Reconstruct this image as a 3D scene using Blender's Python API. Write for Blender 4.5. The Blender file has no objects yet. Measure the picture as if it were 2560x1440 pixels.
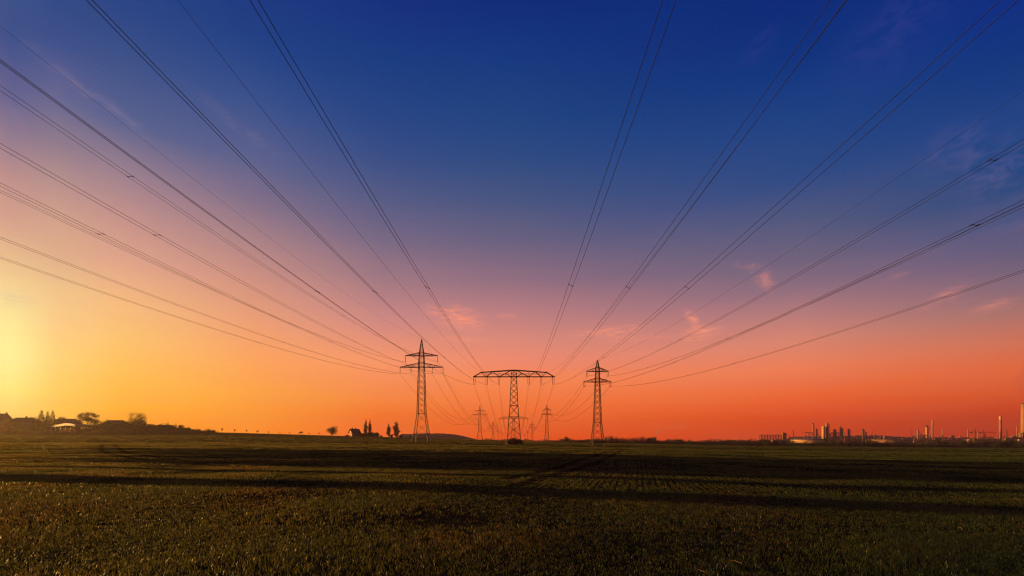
import bpy, math, random
import numpy as np
from mathutils import Vector, Matrix

random.seed(7)
RNG = np.random.default_rng(11)
SC = bpy.context.scene
COL = SC.collection
F, CX, HY = 1100.0, 1284.0, 1099.0      # focal length and principal point in photo pixels
SUN_AZ, SUN_EL = -79.0, 4.2
CAM_H = 1.7
EXPO = 0.7

# ------------------------------------------------------------------ camera
cam = bpy.data.cameras.new("camera")
cam.sensor_width = 36.0
cam.lens = F * 36.0 / 2560.0
cam.shift_x = -(CX - 1280.0) / 2560.0
cam.shift_y = (HY - 720.0) / 2560.0
cam.clip_start, cam.clip_end = 0.1, 30000.0
camo = bpy.data.objects.new("camera", cam)
COL.objects.link(camo)
camo.rotation_euler = (math.radians(90), 0, 0)
SC.camera = camo

def P(px, py, Y):
    return ((px - CX) * Y / F, Y, (HY - py) * Y / F)

def PX(px, Y):
    return (px - CX) * Y / F

# ------------------------------------------------------------------ helpers
def s2l(c):
    r = []
    for v in c:
        v = v / 255.0
        r.append(v / 12.92 if v <= 0.04045 else ((v + 0.055) / 1.055) ** 2.4)
    return r

class MB:
    def __init__(self):
        self.v, self.f = [], []
    def add(self, vs, fs):
        n = len(self.v)
        self.v += [tuple(p) for p in vs]
        self.f += [tuple(i + n for i in q) for q in fs]
    def box(self, x0, x1, y0, y1, z0, z1):
        self.add([(x0, y0, z0), (x1, y0, z0), (x1, y1, z0), (x0, y1, z0), (x0, y0, z1), (x1, y0, z1), (x1, y1, z1), (x0, y1, z1)],
                 [(0, 3, 2, 1), (4, 5, 6, 7), (0, 1, 5, 4), (1, 2, 6, 5), (2, 3, 7, 6), (3, 0, 4, 7)])
    def bar(self, a, b, w, w2=None, n=4):
        a, b = Vector(a), Vector(b)
        d = b - a
        if d.length < 1e-6:
            return
        d.normalize()
        u = d.cross(Vector((0, 0, 1)))
        if u.length < 0.05:
            u = d.cross(Vector((0, 1, 0)))
        u.normalize()
        t = d.cross(u)
        w2 = w if w2 is None else w2
        vs = []
        for p, r in ((a, w), (b, w2)):
            for k in range(n):
                an = 2 * math.pi * (k + 0.5) / n
                vs.append(p + (u * math.cos(an) + t * math.sin(an)) * (r * 0.7))
        fs = [(k, (k + 1) % n, n + (k + 1) % n, n + k) for k in range(n)]
        fs += [tuple(reversed(range(n))), tuple(range(n, 2 * n))]
        self.add(vs, fs)
    def lathe(self, prof, n=14, cx=0, cy=0, cap=True):
        vs, fs = [], []
        for (r, z) in prof:
            for k in range(n):
                a = 2 * math.pi * k / n
                vs.append((cx + r * math.cos(a), cy + r * math.sin(a), z))
        m = len(prof)
        for i in range(m - 1):
            for k in range(n):
                k2 = (k + 1) % n
                fs.append((i * n + k, i * n + k2, (i + 1) * n + k2, (i + 1) * n + k))
        if cap:
            fs.append(tuple(reversed(range(n))))
            fs.append(tuple(range((m - 1) * n, m * n)))
        self.add(vs, fs)
    def prism(self, pts, y0, y1):
        n = len(pts)
        vs = [(x, y0, z) for x, z in pts] + [(x, y1, z) for x, z in pts]
        fs = [tuple(range(n)), tuple(reversed(range(n, 2 * n)))]
        fs += [(k, n + k, n + (k + 1) % n, (k + 1) % n) for k in range(n)]
        self.add(vs, fs)
    def build(self, name, mat, parent=None, smooth=False):
        me = bpy.data.meshes.new(name)
        me.from_pydata(self.v, [], self.f)
        return finish(me, name, mat, parent, smooth)

def finish(me, name, mat, parent=None, smooth=False):
    me.materials.append(mat)
    if smooth:
        me.polygons.foreach_set("use_smooth", [True] * len(me.polygons))
    me.update()
    o = bpy.data.objects.new(name, me)
    COL.objects.link(o)
    if parent is not None:
        o.parent = parent
    return o

def np_mesh(name, verts, faces_list, mat, parent=None):
    """verts (n,3); faces_list: list of (m,k) index arrays"""
    me = bpy.data.meshes.new(name)
    me.vertices.add(len(verts))
    me.vertices.foreach_set("co", np.asarray(verts, np.float32).ravel())
    loops = np.concatenate([f.ravel() for f in faces_list]).astype(np.int32)
    tot = np.concatenate([np.full(len(f), f.shape[1], np.int32) for f in faces_list])
    start = np.concatenate([[0], np.cumsum(tot)[:-1]]).astype(np.int32)
    me.loops.add(len(loops))
    me.loops.foreach_set("vertex_index", loops)
    me.polygons.add(len(tot))
    me.polygons.foreach_set("loop_start", start)
    me.polygons.foreach_set("loop_total", tot)
    me.update(calc_edges=True)
    return finish(me, name, mat, parent)

def tag(o, label=None, cat=None, group=None, kind=None):
    if label: o["label"] = label
    if cat: o["category"] = cat
    if group: o["group"] = group
    if kind: o["kind"] = kind
    return o

def thing(name, label, cat, loc=(0, 0, 0), rz=0.0, group=None, scale=1.0):
    o = bpy.data.objects.new(name, None)
    COL.objects.link(o)
    o.location = loc
    o.rotation_euler = (0, 0, rz)
    o.scale = (scale,) * 3 if not isinstance(scale, tuple) else scale
    o.empty_display_size = 0.5
    return tag(o, label, cat, group)

def dup(root, loc, rz=0.0, label=None, group=None, scale=1.0, name=None):
    def cp(o, parent):
        c = o.copy()
        COL.objects.link(c)
        if parent is not None:
            c.parent = parent
        for ch in o.children:
            cp(ch, c)
        return c
    r = cp(root, None)
    r.location = loc
    r.rotation_euler = (0, 0, rz)
    r.scale = (scale,) * 3 if not isinstance(scale, tuple) else scale
    if label: r["label"] = label
    if group: r["group"] = group
    return r

# ------------------------------------------------------------------ materials
def mat(name, col, rough=0.7, metal=0.0, var=0.25, nscale=1.0, col2=None, bump=0.0, trans=0.0, detail=3.0, tcol=None, spec=0.3):
    m = bpy.data.materials.new(name)
    m.use_nodes = True
    nt = m.node_tree
    b = nt.nodes["Principled BSDF"]
    b.inputs["Roughness"].default_value = rough
    b.inputs["Metallic"].default_value = metal
    b.inputs["Specular IOR Level"].default_value = spec
    tc = nt.nodes.new("ShaderNodeTexCoord")
    nz = nt.nodes.new("ShaderNodeTexNoise")
    nz.inputs["Scale"].default_value = nscale
    nz.inputs["Detail"].default_value = detail
    nt.links.new(tc.outputs["Object"], nz.inputs["Vector"])
    rp = nt.nodes.new("ShaderNodeValToRGB")
    rp.color_ramp.elements[0].position = 0.32
    rp.color_ramp.elements[1].position = 0.68
    c1 = [c * (1 - var) for c in col]
    c2 = [min(1, c * (1 + var)) for c in col] if col2 is None else col2
    rp.color_ramp.elements[0].color = (*c1, 1)
    rp.color_ramp.elements[1].color = (*c2, 1)
    nt.links.new(nz.outputs["Fac"], rp.inputs["Fac"])
    nt.links.new(rp.outputs["Color"], b.inputs["Base Color"])
    if bump > 0:
        bp = nt.nodes.new("ShaderNodeBump")
        bp.inputs["Strength"].default_value = bump
        nt.links.new(nz.outputs["Fac"], bp.inputs["Height"])
        nt.links.new(bp.outputs["Normal"], b.inputs["Normal"])
    if trans > 0:
        tr = nt.nodes.new("ShaderNodeBsdfTranslucent")
        mx = nt.nodes.new("ShaderNodeMixShader")
        mx.inputs["Fac"].default_value = trans
        if tcol is None:
            nt.links.new(rp.outputs["Color"], tr.inputs["Color"])
        else:
            tr.inputs["Color"].default_value = (*tcol, 1)
        nt.links.new(b.outputs["BSDF"], mx.inputs[1])
        nt.links.new(tr.outputs["BSDF"], mx.inputs[2])
        nt.links.new(mx.outputs["Shader"], nt.nodes["Material Output"].inputs["Surface"])
    return m

M = {}
M["steel"] = mat("galvanised_steel", (0.042, 0.033, 0.03), 0.6, 0.2, 0.3, 0.8)
M["wire"] = mat("weathered_wire", (0.016, 0.014, 0.014), 0.7, 0.0, 0.2, 2.0, spec=0.1)
M["insulator"] = mat("brown_insulator", (0.06, 0.035, 0.025), 0.35, 0, 0.2, 4)
M["concrete"] = mat("concrete", (0.09, 0.075, 0.06), 0.9, 0, 0.25, 2, bump=0.2)
M["leaf_dark"] = mat("dark_leaves", (0.035, 0.042, 0.016), 0.7, 0, 0.45, 0.7, trans=0.3)
M["leaf_green"] = mat("green_leaves", (0.05, 0.065, 0.02), 0.7, 0, 0.45, 0.7, trans=0.35)
M["leaf_rust"] = mat("rusty_leaves", (0.15, 0.075, 0.03), 0.7, 0, 0.4, 0.6, trans=0.35)
M["needles"] = mat("needles", (0.035, 0.04, 0.022), 0.75, 0, 0.4, 0.8, trans=0.15)
M["twig"] = mat("pale_twigs", (0.22, 0.13, 0.07), 0.8, 0, 0.3, 1)
M["bark"] = mat("bark", (0.06, 0.045, 0.032), 0.9, 0, 0.3, 2, bump=0.3)
M["scrub"] = mat("dry_scrub", (0.11, 0.055, 0.028), 0.8, 0, 0.4, 0.8, trans=0.25)
M["roof_dark"] = mat("dark_roof_tiles", (0.06, 0.04, 0.035), 0.8, 0, 0.3, 1.5)
M["roof_red"] = mat("red_roof_tiles", (0.16, 0.06, 0.035), 0.8, 0, 0.3, 1.5)
M["wall_brick"] = mat("red_brick", (0.48, 0.14, 0.06), 0.85, 0, 0.2, 2)
M["wall_plaster"] = mat("brown_plaster", (0.24, 0.17, 0.12), 0.85, 0, 0.15, 1)
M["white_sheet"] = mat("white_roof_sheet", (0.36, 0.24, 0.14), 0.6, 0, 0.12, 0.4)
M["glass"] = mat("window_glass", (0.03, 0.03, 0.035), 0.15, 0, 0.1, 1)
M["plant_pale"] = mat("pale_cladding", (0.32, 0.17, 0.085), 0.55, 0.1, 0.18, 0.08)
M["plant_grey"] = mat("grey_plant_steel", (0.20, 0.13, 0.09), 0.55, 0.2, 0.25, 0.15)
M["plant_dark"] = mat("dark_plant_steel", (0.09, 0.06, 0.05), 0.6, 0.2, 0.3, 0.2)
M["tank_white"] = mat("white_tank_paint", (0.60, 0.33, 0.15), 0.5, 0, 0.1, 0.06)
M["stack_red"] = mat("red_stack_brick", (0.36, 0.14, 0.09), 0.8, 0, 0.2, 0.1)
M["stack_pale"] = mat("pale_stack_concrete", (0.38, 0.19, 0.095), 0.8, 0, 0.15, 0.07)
M["straw"] = mat("dry_straw", (0.30, 0.15, 0.07), 0.7, 0, 0.3, 3)
M["hill"] = mat("wooded_hill", (0.03, 0.017, 0.017), 0.9, 0, 0.4, 0.03)
M["track"] = mat("wheel_track_soil", (0.020, 0.013, 0.009), 0.95, 0, 0.35, 3, bump=0.4, spec=0.0)

# field ground: soil with green cast, patches
def field_material():
    m = bpy.data.materials.new("field_soil")
    m.use_nodes = True
    nt = m.node_tree
    b = nt.nodes["Principled BSDF"]
    b.inputs["Roughness"].default_value = 0.95
    b.inputs["Specular IOR Level"].default_value = 0.0
    tc = nt.nodes.new("ShaderNodeTexCoord")
    def noise(scale, det):
        n = nt.nodes.new("ShaderNodeTexNoise")
        n.inputs["Scale"].default_value = scale
        n.inputs["Detail"].default_value = det
        nt.links.new(tc.outputs["Object"], n.inputs["Vector"])
        return n
    n1, n2, n3 = noise(0.12, 4), noise(2.2, 6), noise(14, 4)
    r1 = nt.nodes.new("ShaderNodeValToRGB")
    r1.color_ramp.elements[0].position, r1.color_ramp.elements[1].position = 0.35, 0.65
    r1.color_ramp.elements[0].color = (0.034, 0.023, 0.012, 1)
    r1.color_ramp.elements[1].color = (0.026, 0.036, 0.013, 1)
    nt.links.new(n1.outputs["Fac"], r1.inputs["Fac"])
    r2 = nt.nodes.new("ShaderNodeValToRGB")
    r2.color_ramp.elements[0].position, r2.color_ramp.elements[1].position = 0.3, 0.7
    r2.color_ramp.elements[0].color = (0.5, 0.5, 0.5, 1)
    r2.color_ramp.elements[1].color = (1.3, 1.3, 1.3, 1)
    nt.links.new(n2.outputs["Fac"], r2.inputs["Fac"])
    mx = nt.nodes.new("ShaderNodeMixRGB")
    mx.blend_type = "MULTIPLY"
    mx.inputs["Fac"].default_value = 1
    nt.links.new(r1.outputs["Color"], mx.inputs[1])
    nt.links.new(r2.outputs["Color"], mx.inputs[2])
    nt.links.new(mx.outputs["Color"], b.inputs["Base Color"])
    bp = nt.nodes.new("ShaderNodeBump")
    bp.inputs["Strength"].default_value = 0.6
    bp.inputs["Distance"].default_value = 0.05
    nt.links.new(n3.outputs["Fac"], bp.inputs["Height"])
    nt.links.new(bp.outputs["Normal"], b.inputs["Normal"])
    return m
M["field"] = field_material()

def blade_material():
    m = bpy.data.materials.new("young_cereal_blades")
    m.use_nodes = True
    nt = m.node_tree
    b = nt.nodes["Principled BSDF"]
    b.inputs["Roughness"].default_value = 0.42
    b.inputs["Specular IOR Level"].default_value = 0.4
    tc = nt.nodes.new("ShaderNodeTexCoord")
    n1 = nt.nodes.new("ShaderNodeTexNoise"); n1.inputs["Scale"].default_value = 9.0; n1.inputs["Detail"].default_value = 2
    n2 = nt.nodes.new("ShaderNodeTexNoise"); n2.inputs["Scale"].default_value = 0.25; n2.inputs["Detail"].default_value = 3
    for n in (n1, n2):
        nt.links.new(tc.outputs["Object"], n.inputs["Vector"])
    ad = nt.nodes.new("ShaderNodeMath"); ad.operation = "MULTIPLY_ADD"
    nt.links.new(n1.outputs["Fac"], ad.inputs[0]); ad.inputs[1].default_value = 0.5
    sc = nt.nodes.new("ShaderNodeMath"); sc.operation = "MULTIPLY"; sc.inputs[1].default_value = 0.5
    nt.links.new(n2.outputs["Fac"], sc.inputs[0])
    nt.links.new(sc.outputs[0], ad.inputs[2])
    rp = nt.nodes.new("ShaderNodeValToRGB")
    e = rp.color_ramp.elements
    e[0].position, e[1].position = 0.33, 0.68
    e[0].color = (0.020, 0.058, 0.015, 1)
    e[1].color = (0.074, 0.078, 0.022, 1)
    k = e.new(0.52); k.color = (0.036, 0.074, 0.017, 1)
    nt.links.new(ad.outputs[0], rp.inputs["Fac"])
    nt.links.new(rp.outputs["Color"], b.inputs["Base Color"])
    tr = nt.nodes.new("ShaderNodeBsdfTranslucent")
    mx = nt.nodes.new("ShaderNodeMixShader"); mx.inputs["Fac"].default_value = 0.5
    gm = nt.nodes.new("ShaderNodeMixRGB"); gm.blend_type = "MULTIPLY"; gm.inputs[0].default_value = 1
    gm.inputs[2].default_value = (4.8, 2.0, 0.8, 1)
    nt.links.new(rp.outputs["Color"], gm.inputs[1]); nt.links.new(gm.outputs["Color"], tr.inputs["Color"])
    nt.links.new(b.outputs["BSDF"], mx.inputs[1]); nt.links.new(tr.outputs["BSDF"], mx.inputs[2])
    nt.links.new(mx.outputs["Shader"], nt.nodes["Material Output"].inputs["Surface"])
    return m
M["blade"] = blade_material()

# ------------------------------------------------------------------ terrain
PROF = np.array([(-900, 1079), (-400, 1080), (0, 1080.5), (320, 1081), (540, 1080.5), (670, 1084), (800, 1088), (1000, 1093.5), (1150, 1098.5),
                 (1400, 1105.6), (1600, 1108.5), (1900, 1114.5), (2200, 1117), (2400, 1119), (2560, 1120), (3200, 1126)], float)
def ground(x, y):
    x, y = np.asarray(x, float), np.asarray(y, float)
    Ym = np.maximum(y, 20.0)
    u = x / Ym
    e = (1102.7 - np.interp(CX + F * u, PROF[:, 0], PROF[:, 1])) / F
    Yc = np.minimum(Ym, 500.0)
    e = np.where(e > 0, e * (Yc / 500.0) ** 0.8, e)
    z = -CAM_H + Yc * e - np.maximum(0, Ym - 500) * 0.004
    sw = 0.035 * np.sin(y / 5.3 + 0.05 * x) + 0.03 * np.sin(y / 2.9 - 0.11 * x + 1.3) + 0.02 * np.sin(x / 2.1 + y / 3.7)
    return z + sw * np.clip(1.2 - y / 400.0, 0, 1)

def gz(x, y):
    return float(ground(x, y))

def build_ground():
    ys = np.concatenate([np.linspace(-80, 3.5, 18), np.geomspace(4, 60, 90)[0:], np.geomspace(62, 600, 60), np.geomspace(640, 7000, 22)])
    us = np.linspace(-2.4, 2.4, 200)
    Y, U = np.meshgrid(ys, us, indexing="ij")
    X = U * np.maximum(Y, 20.0)
    Z = ground(X, Y)
    v = np.stack([X.ravel(), Y.ravel(), Z.ravel()], 1)
    r, c = Y.shape
    i = np.arange(r * c).reshape(r, c)
    f = np.stack([i[:-1, :-1].ravel(), i[:-1, 1:].ravel(), i[1:, 1:].ravel(), i[1:, :-1].ravel()], 1)
    o = np_mesh("field", v, [f], M["field"])
    o.data.polygons.foreach_set("use_smooth", [True] * len(o.data.polygons))
    tag(o, kind="structure")
build_ground()

def px_to_ground(px, py):
    Y = 1700.0 / max(1.0, py - HY)
    for _ in range(30):
        x = PX(px, Y)
        z = gz(x, Y)
        Y = 0.5 * Y + 0.5 * (-z * F / max(1.0, (py - HY)))
    return PX(px, Y), Y

TRACKS_PX = [
    [(1581, 1111.5), (1549, 1128), (1507, 1150), (1437, 1174), (1352, 1197), (1290, 1214)],
    [(1570, 1111.5), (1528, 1127), (1437, 1156), (1380, 1173), (1317, 1188), (1270, 1197)],
    [(253, 1110), (255, 1128), (292, 1138), (351, 1150), (492, 1161), (600, 1168)],
    [(288, 1112), (306, 1128), (369, 1140), (432, 1149), (520, 1157)],
]
TRACKS = []
def build_tracks():
    for pts in TRACKS_PX:
        g = [px_to_ground(*p) for p in pts]
        # densify by length in image-like space
        dense = []
        for (x0, y0), (x1, y1) in zip(g[:-1], g[1:]):
            n = max(3, int(math.hypot(x1 - x0, y1 - y0) / 1.0))
            for k in range(n):
                t = k / n
                dense.append((x0 + (x1 - x0) * t, y0 + (y1 - y0) * t))
        dense.append(g[-1])
        d = np.array(dense)
        for _ in range(6):
            d[1:-1] = 0.25 * d[:-2] + 0.5 * d[1:-1] + 0.25 * d[2:]
        TRACKS.append(d)
        t = np.gradient(d, axis=0)
        t /= np.linalg.norm(t, axis=1)[:, None] + 1e-9
        nrm = np.stack([-t[:, 1], t[:, 0]], 1)
        w = 0.33
        L, R_ = d + nrm * w, d - nrm * w
        vs, fs = [], []
        for k in range(len(d)):
            for q in (L[k], d[k], R_[k]):
                vs.append((q[0], q[1], gz(q[0], q[1]) + 0.012))
        fs = [(3 * k + j, 3 * k + 3 + j, 3 * k + 4 + j, 3 * k + 1 + j) for k in range(len(d) - 1) for j in (0, 1)]
        mb = MB(); mb.add(vs, fs)
        tag(mb.build("wheel_track", M["track"]), kind="structure")
build_tracks()

# ------------------------------------------------------------------ crop (stuff)
def build_crop():
    V, Fq, Ft = [], [], []
    nv = 0
    th = math.radians(16.0)
    def sample(n, y0, y1):
        # uniform over area of the wedge
        y = np.sqrt(RNG.uniform(y0 * y0, y1 * y1, n))
        return RNG.uniform(-1, 1, n) * (1.34 * y + 9.0), y
    bands = [  # y0, y1, plants, blades, height, width, rowjit
        (2.5, 8.5, 66000, 5, 0.075, 0.0052, 0.11),
        (8.5, 15, 72000, 4, 0.075, 0.0075, 0.12),
        (15, 28, 102000, 3, 0.075, 0.0115, 0.058),
        (28, 60, 126000, 3, 0.085, 0.021, 0.056),
        (60, 130, 90000, 3, 0.11, 0.06, 9),
        (130, 300, 60000, 2, 0.16, 0.22, 9),
        (300, 540, 46000, 2, 0.20, 0.45, 9),
    ]
    for (y0, y1, n, nb, h0, w0, jit) in bands:
        x, y = sample(n, y0, y1)
        if jit < 1:
            s = x * math.cos(th) - y * math.sin(th)
            l = x * math.sin(th) + y * math.cos(th)
            s = np.round(s / 0.25) * 0.25 + RNG.normal(0, jit, n)
            x = s * math.cos(th) + l * math.sin(th)
            y = -s * math.sin(th) + l * math.cos(th)
        dens = (np.sin(x * 0.9 + 1.7 * np.sin(y * 0.37)) + np.sin(y * 1.3 + 1.1 * np.sin(x * 0.53)) + np.sin((x + y) * 0.31 + 2)) / 3
        keep = RNG.uniform(0, 1, n) < np.clip(0.76 + 0.70 * dens, 0.05, 1)
        for d in TRACKS:
            for k in range(0, len(d) - 1, 2):
                pass
        for d in TRACKS:
            # distance to polyline, only for close candidates
            lo, hi = d.min(0) - 1, d.max(0) + 1
            idx = np.where((x > lo[0]) & (x < hi[0]) & (y > lo[1]) & (y < hi[1]))[0]
            for c in range(0, len(idx), 4000):
                ii = idx[c:c + 4000]
                dd = np.min((x[ii, None] - d[None, :, 0]) ** 2 + (y[ii, None] - d[None, :, 1]) ** 2, axis=1)
                keep[ii[dd < 0.13]] = False
        x, y = x[keep], y[keep]
        m = len(x)
        if jit < 0.06:      # blades strung along the drill row
            ds, dl = RNG.normal(0, 0.026, m * nb), RNG.normal(0, 0.16, m * nb)
        else:
            q_ = 0.05 if y0 < 60 else 0.3
            ds, dl = RNG.normal(0, q_, m * nb), RNG.normal(0, q_, m * nb)
        x = np.repeat(x, nb) + ds * math.cos(th) + dl * math.sin(th)
        y = np.repeat(y, nb) - ds * math.sin(th) + dl * math.cos(th)
        n = len(x)
        z = ground(x, y) - 0.01
        ph = RNG.uniform(0, 2 * math.pi, n)
        h = h0 * RNG.uniform(0.45, 1.15, n) * (1 + 0.35 * np.sin(x * 0.8 + 2 * np.sin(y * 0.45)) * np.sin(y * 0.6 + 1.0))
        w = w0 * RNG.uniform(0.6, 1.2, n) * 0.5
        lean = h * RNG.uniform(0.1, 1.1 if y0 < 15 else 0.7, n)
        dx, dy = np.cos(ph), np.sin(ph)
        # blade faces turned at random about its lean direction
        pa = ph + math.pi / 2 + RNG.normal(0, 0.5, n)
        wx, wy = np.cos(pa) * w, np.sin(pa) * w
        b = np.stack([x, y, z], 1)
        up = np.array([0, 0, 1.0])
        mid = b + np.stack([dx * lean * 0.32, dy * lean * 0.32, h * 0.62], 1)
        tip = b + np.stack([dx * lean, dy * lean, h * RNG.uniform(0.75, 1.0, n)], 1)
        wv = np.stack([wx, wy, np.zeros(n)], 1)
        if y0 < 130:
            vs = np.stack([b - wv * 0.7, b + wv * 0.7, mid + wv, mid - wv, tip], 1).reshape(-1, 3)
            i = nv + np.arange(n) * 5
            Fq.append(np.stack([i, i + 1, i + 2, i + 3], 1))
            Ft.append(np.stack([i + 3, i + 2, i + 4], 1))
            nv += n * 5
        else:
            vs = np.stack([b - wv, b + wv, tip], 1).reshape(-1, 3)
            i = nv + np.arange(n) * 3
            Ft.append(np.stack([i, i + 1, i + 2], 1))
            nv += n * 3
        V.append(vs)
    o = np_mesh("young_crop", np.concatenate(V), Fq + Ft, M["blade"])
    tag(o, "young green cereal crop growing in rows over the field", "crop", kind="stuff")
build_crop()

def build_straw():
    mb = MB()
    for k in range(150):
        y = math.sqrt(random.uniform(4.5 ** 2, 17 ** 2))
        x = random.uniform(-1.25, 1.25) * y
        if x < 0 and random.random() < 0.6:
            continue
        a = random.uniform(0, math.pi)
        L = random.uniform(0.04, 0.10)
        z = gz(x, y) + random.uniform(0.01, 0.06)
        p0 = Vector((x - math.cos(a) * L, y - math.sin(a) * L, z))
        p1 = Vector((x, y, z + random.uniform(0.0, 0.05)))
        p2 = Vector((x + math.cos(a + 0.5) * L * 0.8, y + math.sin(a + 0.5) * L * 0.8, z + random.uniform(-0.01, 0.05)))
        mb.bar(p0, p1, 0.0035); mb.bar(p1, p2, 0.0035, 0.002)
    tag(mb.build("straw_litter", M["straw"]), "pale straw bits scattered between the crop plants", "straw", kind="stuff")
build_straw()

# ------------------------------------------------------------------ pylons
def wat(prof, z):
    for (z0, w0), (z1, w1) in zip(prof[:-1], prof[1:]):
        if z <= z1:
            return w0 + (w1 - w0) * (z - z0) / (z1 - z0)
    return prof[-1][1]

def lattice(mb, prof, wl, wb, rings=(), asp=0.95, asp_low=1.1, zlow=0):
    z0, z1 = prof[0][0], prof[-1][0]
    for (a, wa), (b, wb_) in zip(prof[:-1], prof[1:]):
        for sx in (-1, 1):
            for sy in (-1, 1):
                mb.bar((sx * wa, sy * wa, a), (sx * wb_, sy * wb_, b), wl)
    for (a, wa), (b, wb_) in zip(prof[:-1], prof[1:]):
        wm = max(0.25, (wa + wb_))
        n = max(1, round((b - a) / (wm * (asp_low if b <= zlow else asp))))
        for k in range(n):
            # panels shrink upward with the width
            za, zb = a + (b - a) * k / n, a + (b - a) * (k + 1) / n
            w0, w1 = wat(prof, za), wat(prof, zb)
            for s in (-1, 1):
                mb.bar((-w0, s * w0, za), (w1, s * w1, zb), wb)
                mb.bar((w0, s * w0, za), (-w1, s * w1, zb), wb)
                mb.bar((s * w0, -w0, za), (s * w1, w1, zb), wb)
                mb.bar((s * w0, w0, za), (s * w1, -w1, zb), wb)
    for z in rings:
        w = wat(prof, z)
        for s in (-1, 1):
            mb.bar((-w, s * w, z), (w, s * w, z), wb * 1.4)
            mb.bar((s * w, -w, z), (s * w, w, z), wb * 1.4)

def arm(mb, prof, zb, zt, L, wc, wbr, cuts):
    wb, wt = wat(prof, zb), wat(prof, zt)
    for sx in (-1, 1):
        for sy in (-1, 1):
            mb.bar((sx * L, 0, zb), (sx * wb, sy * wb, zb), wc)
            mb.bar((sx * L, 0, zb + 0.12), (sx * wt, sy * wt, zt), wc * 0.8)
            prev = None
            for c in cuts:
                x = wb + (L - wb) * c
                yb = wb * (1 - c)
                zz = zt + (zb + 0.12 - zt) * (x - wt) / (L - wt)
                yt = wt * (L - x) / (L - wt)
                mb.bar((sx * x, sy * yb, zb), (sx * x, sy * yt, zz), wbr)
                if prev is None:
                    prev = (sx * wt, sy * wt, zt)
                mb.bar((sx * x, sy * yb, zb), prev, wbr)
                prev = (sx * x, sy * yt, zz)
            mb.bar((-wb, sy * wb, zb), (wb, sy * wb, zb), wc)
        mb.bar((sx * wb, -wb, zb), (sx * wb, wb, zb), wc)

def insulator(root, x, z, L, r=0.11):
    mb = MB()
    prof = [(0.03, z)]
    n = 9
    for k in range(n):
        za = z - L * (0.1 + 0.8 * k / n)
        prof += [(r * 0.45, za), (r, za - L * 0.03), (r * 0.45, za - L * 0.06)]
    prof += [(0.03, z - L)]
    mb.lathe(prof, 8, cx=x)
    return mb.build("insulator", M["insulator"], root)

def footings(root, w):
    for sx in (-1, 1):
        for sy in (-1, 1):
            mb = MB()
            mb.lathe([(0.42, -1.2), (0.42, 0.25), (0.33, 0.35)], 8, cx=sx * w, cy=sy * w)
            mb.build("footing", M["concrete"], root)

# double-armed pylon with three levels of ends
def pylon_left(label, loc):
    r = thing("lattice_pylon", label, "pylon", loc, group="steel lattice pylons")
    prof = [(0, 3.35), (4.0, 2.65), (11.9, 1.62), (30.9, 1.12), (36.8, 0.85)]
    mb = MB(); lattice(mb, prof, 0.20, 0.085, rings=(4.0, 11.9, 30.9, 32.6, 35.6), zlow=11.9, asp=0.85)
    mb.build("mast", M["steel"], r)
    mb = MB(); lattice(mb, [(36.8, 0.85), (42.4, 0.08)], 0.16, 0.08, rings=(36.8,)); mb.build("peak", M["steel"], r)
    mb = MB(); arm(mb, prof, 30.9, 32.6, 8.85, 0.2, 0.1, (0.3, 0.55, 0.78)); mb.build("crossarm", M["steel"], r)
    mb = MB(); arm(mb, prof, 35.6, 36.8, 6.65, 0.2, 0.1, (0.35, 0.7)); mb.build("crossarm", M["steel"], r)
    for x in (-8.8, -4.35, 4.35, 8.8):
        insulator(r, x, 30.9, 2.7, 0.15)
    for x in (-6.6, 6.6):
        insulator(r, x, 35.6, 2.7, 0.15)
    footings(r, 3.35)
    return r

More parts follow.
